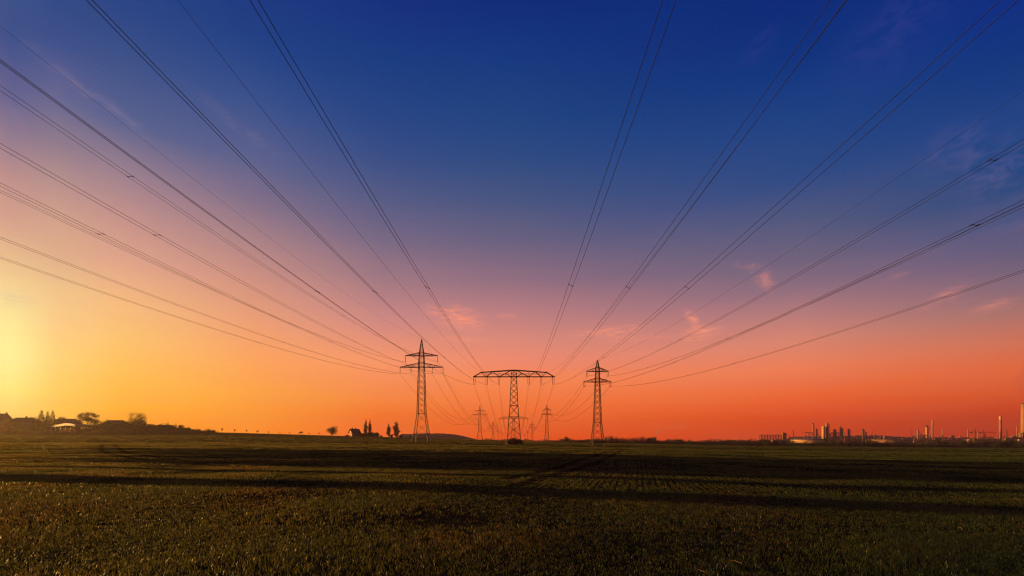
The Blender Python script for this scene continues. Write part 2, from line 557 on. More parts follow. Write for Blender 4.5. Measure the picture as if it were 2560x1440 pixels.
def pylon_beam(label, loc):
    r = thing("lattice_pylon", label, "pylon", loc, group="steel lattice pylons")
    prof = [(0, 2.55), (14.2, 1.47), (24.7, 0.97), (27.1, 0.9)]
    mb = MB(); lattice(mb, prof, 0.19, 0.095, rings=(14.2, 24.7, 27.0), asp=0.8, zlow=14.2, asp_low=0.8)
    mb.build("mast", M["steel"], r)
    mb = MB()
    zb, zt, ze, L, Le = 24.7, 27.05, 26.3, 14.7, 11.9
    for sy in (-1, 1):
        y = sy * 0.9
        mb.bar((-L, y * 0.5, zb), (L, y * 0.5, zb), 0.24)
        for sx in (-1, 1):
            def top(x):
                return zt + (ze - zt) * (x - 0.95) / (Le - 0.95)
            mb.bar((sx * 0.95, y, zt), (sx * Le, y * 0.55, ze), 0.22)
            mb.bar((sx * Le, y * 0.55, ze), (sx * L, y * 0.5, zb), 0.2)
            ch = [(Le, ze), (10.0, zb), (7.7, top(7.7)), (5.4, zb), (3.1, 25.9), (0.95, zt)]
            for (xa, za), (xb, zb_) in zip(ch[:-1], ch[1:]):
                mb.bar((sx * xa, y * 0.55, za), (sx * xb, y * 0.6, zb_), 0.15)
            mb.bar((sx * 3.1, y * 0.6, 25.9), (sx * 0.95, y * 0.7, zb), 0.12)
            mb.bar((sx * 5.4, y * 0.6, zb), (sx * 5.4, y * 0.6, top(5.4)), 0.1)
            mb.bar((sx * 3.1, y * 0.6, zb), (sx * 3.1, y * 0.6, 25.9), 0.1)
        mb.bar((-10.6, y * 0.58, 25.75), (10.6, y * 0.58, 25.75), 0.08)
    for x in (-L, -10, -5.4, 5.4, 10, L):
        mb.bar((x, -0.45, zb), (x, 0.45, zb), 0.16)
    mb.bar((0.95, -0.9, zt), (-0.95, -0.9, zt), 0.24); mb.bar((0.95, 0.9, zt), (-0.95, 0.9, zt), 0.24)
    mb.build("crossarm", M["steel"], r)
    for sx in (-1, 1):
        m2 = MB(); m2.bar((sx * Le, 0, ze - 0.1), (sx * Le, 0, ze + 0.55), 0.2, 0.1); m2.build("peak", M["steel"], r)
    for x in (-14.35, -9.85, -5.4, 5.4, 9.85, 14.35):
        for s in (-0.29, 0.29):
            insulator(r, x + s, zb, 2.6, 0.12)
        m3 = MB(); m3.box(x - 0.36, x + 0.36, -0.04, 0.04, zb - 2.7, zb - 2.58); m3.build("yoke", M["steel"], r)
    footings(r, 2.55)
    return r

def pylon_right(label, loc):
    r = thing("lattice_pylon", label, "pylon", loc, group="steel lattice pylons")
    prof = [(0, 2.15), (1.7, 1.95), (8.4, 1.22), (22.1, 0.73), (27.0, 0.55)]
    mb = MB(); lattice(mb, prof, 0.16, 0.08, rings=(1.7, 8.4, 22.1, 23.3, 25.7, 27.0), asp=0.95, zlow=8.4, asp_low=0.8)
    mb.build("mast", M["steel"], r)
    mb = MB(); lattice(mb, [(27.0, 0.55), (29.6, 0.06)], 0.16, 0.09); mb.build("peak", M["steel"], r)
    mb = MB(); arm(mb, prof, 22.1, 23.3, 4.72, 0.18, 0.09, (0.3, 0.62)); mb.build("crossarm", M["steel"], r)
    mb = MB(); arm(mb, prof, 25.7, 27.0, 3.78, 0.18, 0.09, (0.3, 0.62)); mb.build("crossarm", M["steel"], r)
    for x, z in ((-4.45, 22.1), (4.45, 22.1), (-3.5, 25.7), (3.5, 25.7)):
        for s in (-0.23, 0.23):
            insulator(r, x + s, z, 1.55, 0.1)
        m3 = MB(); m3.box(x - 0.3, x + 0.3, -0.04, 0.04, z - 1.65, z - 1.54); m3.build("yoke", M["steel"], r)
    footings(r, 2.15)
    return r

DL, DM, DR = 180.0, 160.0, 150.0
def base_from_top(px, ytop, D, H):
    x, y, z = P(px, ytop, D)
    return (x, y, z - H)
pL = pylon_left("tall three-level lattice pylon with six single insulators, nearest on the sunset side", base_from_top(1054, 848, DL, 42.4))
pM = pylon_beam("wide T-shaped pylon with one long beam of double insulators, dark bush at its foot", base_from_top(1284.7, 925.6, DM, 27.1))
pR = pylon_right("slim two-armed pylon with four paired insulators, nearest on the refinery side", base_from_top(1493.6, 900, DR, 29.6))

# farther pylons of the three lines: (px, ytop, distance)
FAR_L = [(1199.5, 1014, 490), (1233, 1052.5, 816), (1245, 1071, 1066), (1253.5, 1076, 1363), (1261, 1084, 1800)]
FAR_M = [(1284, 1041, 445), (1284.5, 1072.5, 738), (1285, 1086, 1080)]
FAR_R = [(1367, 1013, 378), (1330.5, 1056, 681), (1319, 1075, 896), (1311, 1083.5, 1160)]
labL = ["three-level pylon in second place behind the tall sunset-side pylon", "hazy three-level pylon in third place of the sunset-side line",
        "faint small pylon fourth along the sunset-side line", "faint small pylon fifth along the sunset-side line", "tiny hazy pylon farthest along the sunset-side line"]
labM = ["T-shaped pylon seen behind the mast of the large T-shaped pylon", "hazy third T-shaped pylon, its beam ends showing low behind the large mast",
        "faintest T-shaped pylon low at the horizon behind the large mast"]
labR = ["two-armed pylon in second place, between the T-shaped and the slim pylon", "small hazy two-armed pylon third along the refinery-side line",
        "faint small two-armed pylon fourth along the refinery-side line", "faintest two-armed pylon, farthest along the refinery-side line"]
FARPTS = {}
for key, proto, H, lst, labs in (("L", pL, 42.4, FAR_L, labL), ("M", pM, 27.1, FAR_M, labM), ("R", pR, 29.6, FAR_R, labR)):
    FARPTS[key] = []
    for (px, yt, D), lab in zip(lst, labs):
        x, y, zt = P(px, yt, D)
        zb = gz(x, y)
        s = (zt - zb) / H
        dup(proto, (x, y, zb), 0, lab, scale=(1.0, 1.0, s) if 0.8 < s < 1.2 else s)
        FARPTS[key].append((x, y, zb, s))

# ------------------------------------------------------------------ wires
def tube(mb, pts, radii, n=5):
    vs, fs = [], []
    for k, p in enumerate(pts):
        for j in range(n):
            a = 2 * math.pi * j / n
            vs.append((p[0] + radii[k] * math.cos(a), p[1], p[2] + radii[k] * math.sin(a)))
    for k in range(len(pts) - 1):
        for j in range(n):
            j2 = (j + 1) % n
            fs.append((k * n + j, k * n + j2, (k + 1) * n + j2, (k + 1) * n + j))
    fs.append(tuple(reversed(range(n)))); fs.append(tuple(range((len(pts) - 1) * n, len(pts) * n)))
    mb.add(vs, fs)

def span_path(D, S, XA, zA, X0, z0, far, sags):
    """points from behind the camera to the far pylons"""
    t0 = D / S
    sag = (zA - z0) / (4 * t0 * (1 - t0))
    pts = []
    N = 72
    for k in range(N + 1):
        t = 1 - k / N
        y = D - S * t
        pts.append((XA + (X0 - XA) * (D - y) / D, y, zA - 4 * sag * t * (1 - t)))
    a = (XA, D, zA)
    for b, sg in zip(far, sags):
        for k in range(1, 33):
            t = k / 32
            pts.append((a[0] + (b[0] - a[0]) * t, a[1] + (b[1] - a[1]) * t, a[2] + (b[2] - a[2]) * t - 4 * sg * t * (1 - t)))
        a = b
    return pts

def at_y(pts, y):
    for p, q in zip(pts[:-1], pts[1:]):
        if p[1] <= y <= q[1]:
            t = (y - p[1]) / (q[1] - p[1])
            return tuple(p[i] + (q[i] - p[i]) * t for i in range(3))

def radii_for(pts):
    return [0.0118 + 0.00005 * max(0.0, p[1] - 15) for p in pts]

def twin_cable(label, pts, sep, dz, spacers):
    r = thing("twin_cable", label, "power line", (0, 0, 0), group="twin conductor cables of the power lines")
    for s in (-1, 1):
        q = [(p[0] + s * sep / 2, p[1], p[2] + s * dz / 2) for p in pts]
        mb = MB(); tube(mb, q, radii_for(q)); mb.build("conductor", M["wire"], r)
    for y in spacers:
        p = at_y(pts, y)
        if p is None:
            continue
        mb = MB()
        a = (p[0] - sep / 2, p[1], p[2] - dz / 2); b = (p[0] + sep / 2, p[1], p[2] + dz / 2)
        mb.bar(a, b, 0.022)
        for c in (a, b):
            mb.bar((c[0], c[1] - 0.12, c[2]), (c[0], c[1] + 0.12, c[2]), 0.04)
        mb.build("spacer", M["wire"], r)
    return r

def img_slope(x, y):      # dy/dx seen from the vanishing point
    return (HY - y) / (x - CX)

def fars(key, dx, h, n=3):
    return [(x + dx, y, z + h * s) for (x, y, z, s) in FARPTS[key][:n]]

def pt(px, py, D):
    x, y, z = P(px, py, D)
    return x, z

SL, SM, SR = 310.0, 285.0, 228.0
# left line: z at the camera from the observed edge crossings (px,py), x kept parallel
for (px, py, ex, ey, dx, h, lab, sp) in [
    (1000.2, 935, 0, 639, -8.8, 28.2, "twin cable from the outermost lower arm end of the three-level pylon, lowest of its side", 0.42),
    (1028, 935, 0, 588, -4.35, 28.2, "twin cable from the inner lower insulator of the three-level pylon, facing the sunset", 0.42),
    (1080.5, 935, 0, 451, 4.35, 28.2, "twin cable from the lower inner insulator of the three-level pylon, facing the T-shaped pylon", 0.44),
    (1108.3, 935, 0, 352, 8.8, 28.2, "twin cable from the lower arm end of the three-level pylon nearest the T-shaped pylon", 0.46),
    (1014, 905, 0, 472, -6.6, 32.9, "twin cable from the upper arm end of the three-level pylon, sunset side", 0.40),
    (1095, 905, 0, 208.5, 6.6, 32.9, "twin cable from the upper arm end of the three-level pylon, T-shaped pylon side", 0.45),
]:
    XA, zA = pt(px, py, DL)
    z0 = XA * img_slope(ex, ey)
    twin_cable(lab, span_path(DL, SL, XA, zA, XA, z0, fars("L", dx, h), (14, 12, 9)), sp, 0.0, [35.5, 80, 125, -8] + [225, 290, 355, 420])
XA, zA = pt(1054, 848.5, DL)
mb = MB(); q = span_path(DL, SL, XA, zA, XA, XA * img_slope(0, 55), fars("L", 0, 42.3), (9, 8, 6)); tube(mb, q, [0.75 * r for r in radii_for(q)])
tag(mb.build("earth_wire", M["wire"]), "thin single wire from the very tip of the tall three-level pylon", "power line", "single earth wires of the power lines")

# middle line: its wires drift sideways a little toward the camera
z0m = 11.6
for (px, ex, ey, dx, lab, sps) in [
    (1186, 0, 149, -14.35, "twin cable from the outermost insulators of the T-shaped pylon, sunset side", [34.5, 67, 100, 130]),
    (1217, 223.5, 0, -9.85, "twin cable from the middle insulators of the T-shaped beam, sunset side", [34.5, 67, 100, 130]),
    (1247.7, 630, 0, -5.4, "twin cable from the innermost insulators of the T-shaped beam, sunset side", [33.5, 67, 100]),
    (1322, 1659, 0, 5.4, "twin cable from the innermost insulators of the T-shaped beam, refinery side", [33, 67, 100]),
    (1353, 2077, 0, 9.85, "twin cable from the middle insulators of the T-shaped beam, refinery side", [33.5, 67, 100]),
    (1384, 2500, 0, 14.35, "twin cable from the outermost insulators of the T-shaped beam, refinery side", [33.5, 67, 100]),
]:
    XA, zA = pt(px, 961, DM)
    X0 = z0m / img_slope(ex, ey)
    twin_cable(lab, span_path(DM, SM, XA, zA, X0, z0m, fars("M", dx, 22.0), (12, 9, 7)), 0.30, -0.15, sps + [210, 265, 320, 380])
for (px, py, ex, ey, z0, dx, lab) in [
    (1202, 930.5, 440, 0, 17.4, -11.9, "thin single wire from the beam top of the T-shaped pylon, sunset side"),
    (1369.5, 930.5, 2103, 0, 15.2, 11.9, "thin single wire from the beam top of the T-shaped pylon, refinery side")]:
    XA, zA = pt(px, py, DM)
    X0 = z0 / img_slope(ex, ey)
    mb = MB(); q = span_path(DM, SM, XA, zA, X0, z0, fars("M", dx, 26.8), (8, 7, 5)); tube(mb, q, [0.85 * r for r in radii_for(q)])
    tag(mb.build("earth_wire", M["wire"]), lab, "power line", "single earth wires of the power lines")

# right line
for (px, py, ex, ey, dx, h, lab) in [
    (1460.8, 965.5, 2560, 473, -4.45, 20.5, "twin cable from the lower arm of the slim pylon, T-shaped pylon side"),
    (1525.8, 965.5, 2560, 650, 4.45, 20.5, "twin cable from the lower arm of the slim pylon, refinery side, lowest of all there"),
    (1467.6, 940.5, 2560, 323, -3.5, 24.1, "twin cable from the upper arm of the slim pylon, T-shaped pylon side"),
    (1519.5, 940.5, 2560, 488, 3.5, 24.1, "twin cable from the upper arm of the slim pylon, refinery side"),
]:
    XA, zA = pt(px, py, DR)
    z0 = XA * img_slope(ex, ey)
    twin_cable(lab, span_path(DR, SR, XA, zA, XA, z0, fars("R", dx, h), (7.5, 9, 6)), 0.36, 0.0, [23, 66, 105, -20] + [195, 240, 285, 330])
XA, zA = pt(1493.6, 900.5, DR)
mb = MB(); q = span_path(DR, SR, XA, zA, XA, XA * img_slope(2560, 195), fars("R", 0, 29.5), (5, 6, 4)); tube(mb, q, [0.7 * r for r in radii_for(q)])
tag(mb.build("earth_wire", M["wire"]), "thin single wire from the very tip of the slim two-armed pylon", "power line", "single earth wires of the power lines")

# ------------------------------------------------------------------ trees
def leaf_cloud(lobes, n, size, shell=0.55, flat=1.0):
    """n small leaf-clump faces in a union of ellipsoids; returns verts, faces"""
    w = np.array([l[3] * l[4] * l[5] for l in lobes]) ** 0.67
    w /= w.sum()
    pick = RNG.choice(len(lobes), n, p=w)
    L = np.array(lobes)[pick]
    d = RNG.normal(size=(n, 3)); d /= np.linalg.norm(d, axis=1)[:, None]
    r = RNG.uniform(shell, 1.06, n) ** 0.7
    c = L[:, :3] + d * r[:, None] * L[:, 3:6]
    a = RNG.normal(size=(n, 3)); a[:, 2] *= flat
    a /= np.linalg.norm(a, axis=1)[:, None]
    b = np.cross(a, RNG.normal(size=(n, 3))); b /= np.linalg.norm(b, axis=1)[:, None] + 1e-9
    s = size * RNG.uniform(0.5, 1.3, n)[:, None]
    v = np.stack([c - a * s, c + b * s * 0.7, c + a * s, c - b * s * 0.7], 1).reshape(-1, 3)
    i = np.arange(n) * 4
    return v, np.stack([i, i + 1, i + 2, i + 3], 1)

def trunk_mesh(root, h, r, limbs, m="bark", base=0.0):
    mb = MB()
    segs = 4
    p = Vector((0, 0, base - 0.4))
    for k in range(segs):
        q = Vector((random.uniform(-0.06, 0.06) * r * 4, random.uniform(-0.06, 0.06) * r * 4, base + h * (k + 1) / segs))
        mb.bar(p, q, r * 1.4 * (1 - 0.16 * k), r * 1.4 * (1 - 0.16 * (k + 1)), 6)
        p = q
    for (a, b, w) in limbs:
        mb.bar(a, b, w, w * 0.35, 5)
    return mb.build("trunk", M[m], root)

def broadleaf(name, label, cat, h, w, n, size, leaf, seed, trunk=0.3, lobes_n=9, loc=(0, 0, 0), group=None):
    random.seed(seed)
    r = thing(name, label, cat, loc, group=group)
    th = h * trunk
    lobes, limbs = [], []
    for k in range(lobes_n):
        a = random.uniform(0, 2 * math.pi)
        f = random.uniform(0.1, 0.75)
        zz = th + (h - th) * random.uniform(0.1, 0.84)
        k2 = math.sqrt(max(0.05, 1 - ((zz - th) / (h - th) * 2 - 0.85) ** 2 * 0.7))
        x, y = math.cos(a) * f * w / 2 * k2, math.sin(a) * f * w / 2 * k2
        q = random.uniform(0.16, 0.28)
        lobes.append((x, y, zz, w * q, w * q, (h - th) * q * 0.85))
        limbs.append(((0, 0, th * random.uniform(0.7, 1.0)), (x * 0.9, y * 0.9, zz), h * 0.014))
    trunk_mesh(r, th * 1.1, h * 0.022, limbs)
    v, f = leaf_cloud(lobes, n, size, shell=0.3)
    np_mesh("crown", v, [f], M[leaf], r)
    return r

def bush(name, label, cat, h, w, n, size, leaf, seed, loc=(0, 0, 0), group=None, d=None):
    random.seed(seed)
    d = d or w
    r = thing(name, label, cat, loc, group=group)
    lobes = []
    for k in range(7):
        x = random.uniform(-0.36, 0.36) * w
        y = random.uniform(-0.3, 0.3) * d
        hz = h * random.uniform(0.45, 1.0) * (1 - 0.5 * abs(x) / (0.5 * w))
        lobes.append((x, y, hz * 0.48, w * 0.2, d * 0.2, hz * 0.52))
    v, f = leaf_cloud(lobes, n, size, shell=0.4)
    np_mesh("foliage", v, [f], M[leaf], r)
    mb = MB()
    for l in lobes:
        mb.bar((l[0] * 0.3, l[1] * 0.3, -0.3), (l[0], l[1], l[2] + l[5] * 0.6), h * 0.02, h * 0.008, 4)
    mb.build("stem", M["bark"], r)
    return r

def poplar(label, h, w, n, seed, loc, group, size=0.55):
    random.seed(seed)
    r = thing("poplar_tree", label, "tree", loc, group=group)
    lobes, limbs = [], []
    for k in range(13):
        t = k / 12
        zz = h * (0.12 + 0.82 * t)
        ww = w * 0.5 * (0.62 + 0.55 * math.sin(math.pi * min(1, t * 1.05) ** 0.8) - 0.42 * t ** 2) * random.uniform(0.75, 1.12)
        ww = max(ww, 0.28)
        x, y = random.uniform(-0.12, 0.12) * w, random.uniform(-0.12, 0.12) * w
        lobes.append((x, y, zz, ww, ww, h * 0.075))
        limbs.append(((0, 0, max(0.5, zz - h * 0.1)), (x * 2, y * 2, zz + h * 0.05), 0.1))
    trunk_mesh(r, h * 0.9, 0.28, limbs)
    v, f = leaf_cloud(lobes, n, size, shell=0.35)
    np_mesh("crown", v, [f], M["leaf_dark"], r)
    return r

def conifer(label, h, w, n, seed, loc, group, size=0.6):
    random.seed(seed)
    r = thing("conifer_tree", label, "tree", loc, group=group)
    t = 1 - np.sqrt(RNG.uniform(0, 1, n))
    tier = np.round(t * 11) / 11 + RNG.normal(0, 0.035, n)
    t = np.clip(tier, 0, 1)
    a = RNG.uniform(0, 2 * math.pi, n)
    whorl = 0.75 + 0.25 * np.sin(a * 5 + t * 40)
    rad = (0.04 + 0.5 * (1 - t) ** 0.85) * w * whorl * RNG.uniform(0.35, 1.0, n)
    c = np.stack([np.cos(a) * rad, np.sin(a) * rad, h * (0.06 + 0.94 * t) - rad * 0.28], 1)
    dr = np.stack([np.cos(a), np.sin(a), -0.35 + RNG.normal(0, 0.5, n)], 1)
    tg = np.stack([-np.sin(a), np.cos(a), RNG.normal(0, 1.2, n)], 1)
    s = size * RNG.uniform(0.6, 1.25, n)[:, None] * (0.55 + 0.45 * (1 - t))[:, None]
    v = np.stack([c - dr * s, c + tg * s * 0.45, c + dr * s, c - tg * s * 0.45], 1).reshape(-1, 3)
    i = np.arange(n) * 4
    np_mesh("crown", v, [np.stack([i, i + 1, i + 2, i + 3], 1)], M["needles"], r)
    trunk_mesh(r, h * 0.93, h * 0.013, [])
    return r

def bare_tree(label, h, w, seed, loc, group, leafn=500, leaf="leaf_rust"):
    random.seed(seed)
    r = thing("bare_tree", label, "tree", loc, group=group)
    tw, tr = MB(), MB()
    tips = []
    def grow(p, d, L, rad, depth):
        q = p + d * L
        (tr if depth < 2 else tw).bar(p, q, max(rad, 0.06), max(rad * 0.65, 0.05), 5 if depth < 2 else 3)
        if depth >= 6:
            tips.append(q)
            return
        for k in range(3 if depth < 5 else 2):
            e = Vector((random.gauss(0, 1), random.gauss(0, 1), random.gauss(0.25, 0.6)))
            nd = (d * 1.0 + e * 0.55)
            nd.x *= w / h * 1.15
            nd.y *= w / h * 1.15
            nd.normalize()
            grow(q, nd, L * random.uniform(0.62, 0.82), rad * 0.62, depth + 1)
    grow(Vector((0, 0, -0.3)), Vector((0, 0, 1)), h * 0.24, h * 0.028, 0)
    zmax = max(t.z for t in tips); xm = max(abs(t.x) for t in tips)
    for mb_ in (tw, tr):
        mb_.v = [(x * w / 2 / xm, y * w / 2 / xm, z * h / zmax) for x, y, z in mb_.v]
    tr.build("trunk", M["bark"], r)
    tw.build("twigs", M["twig"], r)
    if leafn:
        k = RNG.choice(len(tips), leafn)
        T = np.array([(t.x * w / 2 / xm, t.y * w / 2 / xm, t.z * h / zmax) for t in tips])[k] + RNG.normal(0, 0.75, (leafn, 3))
        a = RNG.normal(size=(leafn, 3)) * 0.16
        b = RNG.normal(size=(leafn, 3)) * 0.16
        v = np.stack([T - a, T + b, T + a, T - b], 1).reshape(-1, 3)
        i = np.arange(leafn) * 4
        np_mesh("crown", v, [np.stack([i, i + 1, i + 2, i + 3], 1)], M[leaf], r)
    return r

def onground(px, Y, dz=0.0):
    x = PX(px, Y)
    return (x, Y, gz(x, Y) + dz)

# bush and weeds at the pylon feet
lx, ly, _ = pM.location
bush("bush", "dark rounded bush wrapped round the foot of the T-shaped pylon", "bush", 3.2, 6.4, 2200, 0.2, "scrub", 5, (lx + 0.1, ly - 0.6, gz(lx, ly) - 0.1), d=5.0)
lx, ly, _ = pR.location
bush("weed_patch", "low reddish weed patch under the slim two-armed pylon", "weeds", 0.95, 4.6, 700, 0.13, "scrub", 6, (lx, ly, gz(lx, ly) - 0.2))

# poplars, farm trees (distance ~470 m)
YF = 470.0
mp = YF / F
def hgt(y0, y1, Y=YF):
    return (y1 - y0) * Y / F
G = "poplars by the farm"
poplar("slender poplar nearest the farmhouse, first of the tall close pair", hgt(1047, 1092), 4.2, 1500, 21, onground(914.5, YF), G, 0.34)
poplar("slender tall poplar with narrow gap to its twin, second of the close pair", hgt(1047.5, 1092), 3.7, 1500, 22, onground(924, YF), G, 0.34)
poplar("shorter poplar with wide skirt, between farm bushes and the tallest-topped wide poplar", hgt(1058, 1093), 5.0, 1500, 23, onground(972, YF), G, 0.34)
poplar("broad leafy poplar close to the tall three-level pylon", hgt(1052, 1093), 6.8, 2400, 24, onground(990.5, YF), G, 0.36)
broadleaf("broadleaf_tree", "broad round-topped tree alone on the field edge before the farmhouse", "tree", hgt(1064.5, 1088.5), 13.5, 3600, 0.25, "leaf_dark", 31, 0.14, 24, onground(830, YF - 10))
for px, y0, w, sd, lab in [(907, 1082, 5.0, 32, "small round tree between farmhouse and tall poplar pair"), (931, 1078.5, 6.2, 33, "round dark tree just past the tall poplar pair"),
                           (941.5, 1080, 5.2, 34, "round tree second past the tall poplar pair")]:
    broadleaf("round_tree", lab, "tree", hgt(y0, 1092), w, 900, 0.26, "leaf_dark", sd, 0.15, 8, onground(px, YF - 2), "round trees by the farm")
bush("bush", "low spreading bush beside the farm, with pale ground behind", "bush", hgt(1085.5, 1092), 5, 260, 0.35, "scrub", 35, onground(951, YF))
bush("bush", "low bush against the farmhouse on its sunset side", "bush", 2.2, 6, 320, 0.3, "scrub", 36, onground(867, YF - 9))
bush("bush", "dark bush at the foot of the broad poplar near the pylon", "bush", hgt(1083, 1093), 3.6, 260, 0.35, "leaf_dark", 37, onground(1003, YF))
bush("bush", "small dark bush between the two shorter poplars", "bush", hgt(1080, 1093), 4.0, 300, 0.38, "leaf_dark", 38, onground(980, YF))
bush("bush", "low dark shrub in front of the wooded hill, behind the three-level pylon", "bush", hgt(1089, 1095), 5.5, 260, 0.35, "leaf_dark", 39, onground(1027, YF))

# small avenue trees along the skyline road
for px, y0, lab in [(554.6, 1069.5, "largest lone skyline tree, nearest the village hedge"), (587, 1072.5, "second small skyline tree from the village"),
                    (616, 1074, "third small skyline tree from the village, thin crown"), (644, 1074.5, "fourth skyline tree, bushier, standing alone"),
                    (671.5, 1077.5, "fifth skyline tree, low dense crown"), (699.5, 1080, "tiny faint sixth skyline tree"),
                    (724.5, 1080, "tiny seventh skyline tree before the billboard"), (748.2, 1080, "small skyline tree next to the billboard"),
                    (773, 1081.5, "squat skyline tree just past the billboard"), (797, 1081.5, "squat skyline tree nearest the lone broad tree")]:
    Y = 490.0
    x, y, z = onground(px, Y)
    h = (HY - y0) * Y / F - z
    broadleaf("avenue_tree", lab, "tree", h, h * 0.62, 130, 0.26, "leaf_dark", int(px), 0.38, 6, (x, y, z), "small trees along the skyline road")
# billboard
x, y, z = onground(753.5, 485)
bb = thing("billboard", "small rectangular billboard on posts on the skyline", "billboard", (x, y, z))
mb = MB(); mb.box(-1.6, 1.6, -0.08, 0.08, 2.2, 3.6); mb.build("panel", M["plant_dark"], bb)
for sx in (-1.2, 1.2):
    mb = MB(); mb.box(sx - 0.09, sx + 0.09, 0.085, 0.25, -0.5, 3.4); mb.build("post", M["plant_dark"], bb)

# ------------------------------------------------------------------ houses
def gable_house(name, label, loc, rz, L, W, eave, ridge, wall, roof, chim=(), wins=True, hip=0.0, cat="house", group=None):
    """long axis x, ridge along x; gables at x=+-L/2"""
    r = thing(name, label, cat, loc, rz, group)
    mb = MB()
    mb.prism([(-W / 2, -1.5), (W / 2, -1.5), (W / 2, eave), (0, ridge - 0.15) if hip == 0 else (W / 2 - 0.01, eave), (-W / 2, eave)], -L / 2, L / 2)
    mb.v = [(y, x, z) for x, y, z in mb.v]
    mb.f = [tuple(reversed(f)) for f in mb.f]
    mb.build("wall", M[wall], r)
    mb = MB()
    o, th = 0.45, 0.22
    k = (ridge - eave) / (W / 2)
    for s in (-1, 1):
        a = [(-L / 2 - o, s * (W / 2 + o), eave - k * o), (L / 2 + o, s * (W / 2 + o), eave - k * o),
             (L / 2 + o - hip, 0, ridge), (-L / 2 - o + hip, 0, ridge)]
        vs = a + [(p[0], p[1], p[2] + th) for p in a]
        fs = [(0, 1, 2, 3), (7, 6, 5, 4), (0, 4, 5, 1), (1, 5, 6, 2), (2, 6, 7, 3), (3, 7, 4, 0)]
        mb.add(vs, fs)
    if hip:
        for s in (-1, 1):
            X = s * (L / 2 + o)
            a = [(X, -W / 2 - o, eave - k * o), (X, W / 2 + o, eave - k * o), (X - s * hip, 0, ridge)]
            vs = a + [(p[0], p[1], p[2] + th) for p in a]
            mb.add(vs, [(0, 1, 2), (5, 4, 3), (0, 3, 4, 1), (1, 4, 5, 2), (2, 5, 3, 0)])
    ro = mb.build("roof", M[roof], r)
    for cx_, cy_ in chim:
        m2 = MB(); m2.box(cx_ - 0.45, cx_ + 0.45, cy_ - 0.45, cy_ + 0.45, ridge - 1.4, ridge + 1.3); m2.box(cx_ - 0.55, cx_ + 0.55, cy_ - 0.55, cy_ + 0.55, ridge + 1.303, ridge + 1.5)
        m2.build("chimney", M["roof_red"], ro)
    if wins:
        def win(x0, x1, y0, y1, z0, z1):
            m3 = MB(); m3.box(x0, x1, y0, y1, z0, z1); m3.build("window", M["glass"], r)
        n = max(2, int(L / 3.2))
        for kx in range(n):
            xx = -L / 2 + L * (kx + 0.5) / n
            for s in (-1, 1):
                y0 = s * W / 2
                win(xx - 0.5, xx + 0.5, y0 - 0.04, y0 + 0.04, eave * 0.38, eave * 0.38 + 1.2)
        for s in (-1, 1):
            for yy in (-W / 4, W / 4):
                win(s * L / 2 - 0.04, s * L / 2 + 0.04, yy - 0.5, yy + 0.5, eave * 0.38, eave * 0.38 + 1.2)
            if hip == 0:
                win(s * L / 2 - 0.04, s * L / 2 + 0.04, -0.5, 0.5, eave + 0.3, eave + 1.4)
    return r

x, y, z = onground(886.5, YF)
gable_house("farmhouse", "red farmhouse with dark roof and sunlit gable beside the tall poplars", (x, y, z), math.radians(50), 10.0, 7.6, 3.9, 8.0, "wall_brick", "roof_dark", chim=((1.2, 0), (-2.5, 0.5)))
x, y, z = onground(921, YF + 14)
gable_house("outbuilding", "low farm shed half hidden behind the tall poplar pair", (x, y, z), math.radians(5), 22, 6, 2.3, 3.6, "wall_brick", "roof_dark", wins=False, cat="shed")

YV = 400.0
vm = YV / F
def vh(py, Y=YV):      # z of a photo row at village distance
    return (HY - py) * Y / F
def vhouse(px, w, ytop, yeave, lab, roof, Y=YV, W=9, chim=(), hip=0.0, rz=0.0, wall="wall_plaster"):
    x = PX(px, Y); z = gz(x, Y)
    return gable_house("village_house", lab, (x, Y, z), rz, w, W, vh(yeave, Y) - z, vh(ytop, Y) - z, wall, roof, chim, hip=hip, group="village houses")
vhouse(-2, 13, 1034, 1049, "steep-roofed house with chimney cut off by the glowing edge", "roof_dark", 420, 12, chim=((6.0, 0),), rz=math.radians(88))
vhouse(61, 24, 1044.5, 1056, "wide hip-roofed house beside the three conifers", "roof_dark", 425, 11, chim=((2, 0),), hip=4.5)
vhouse(166, 17, 1047.5, 1056, "red-roofed house between the conifers and the golden bare tree", "roof_red", 430, 9)
vhouse(290, 14, 1051, 1058, "long dark-roofed house between the golden bare tree and the big bushy tree", "roof_dark", 420, 9, rz=math.radians(-4))
vhouse(412, 11, 1062.5, 1069, "low roofed house peeping over the hedge near the small spiky conifer", "roof_dark", 430, 9)
# white hall
Y = 402.0
x = PX(170, Y); z = gz(x, Y)
hall = thing("farm_hall", "long white low-roofed hall below the conifers and the golden bare tree", "hall", (x, Y, z), math.radians(-21))
L = 54.0
zt, ze_, zlo = vh(1058.5, Y) - z, vh(1064, Y) - z, vh(1066, Y) - z
mb = MB()
pts = [(-L / 2, ze_ - 0.6), (-L * 0.25, ze_ + 0.3), (0.0, ze_ + 0.9), (L * 0.22, zt - 0.2), (L * 0.38, zt - 0.6), (L / 2, ze_ + 0.2)]
for (xa, za), (xb, zb) in zip(pts[:-1], pts[1:]):
    vs = [(xa, -7, za - 2.0), (xb, -7, zb - 2.0), (xb, 6, zb - 2.4), (xa, 6, za - 2.4)]
    mb.add(vs + [(p[0], p[1], p[2] + 2.0) for p in vs], [(0, 3, 2, 1), (4, 5, 6, 7), (0, 1, 5, 4), (2, 3, 7, 6), (1, 2, 6, 5), (3, 0, 4, 7)])
mb.build("roof", M["white_sheet"], hall)
mb = MB(); mb.box(-L / 2 + 0.6, L / 2 - 0.6, -6.5, 5.5, -2, ze_ - 3.0); mb.build("wall", M["wall_brick"], hall)
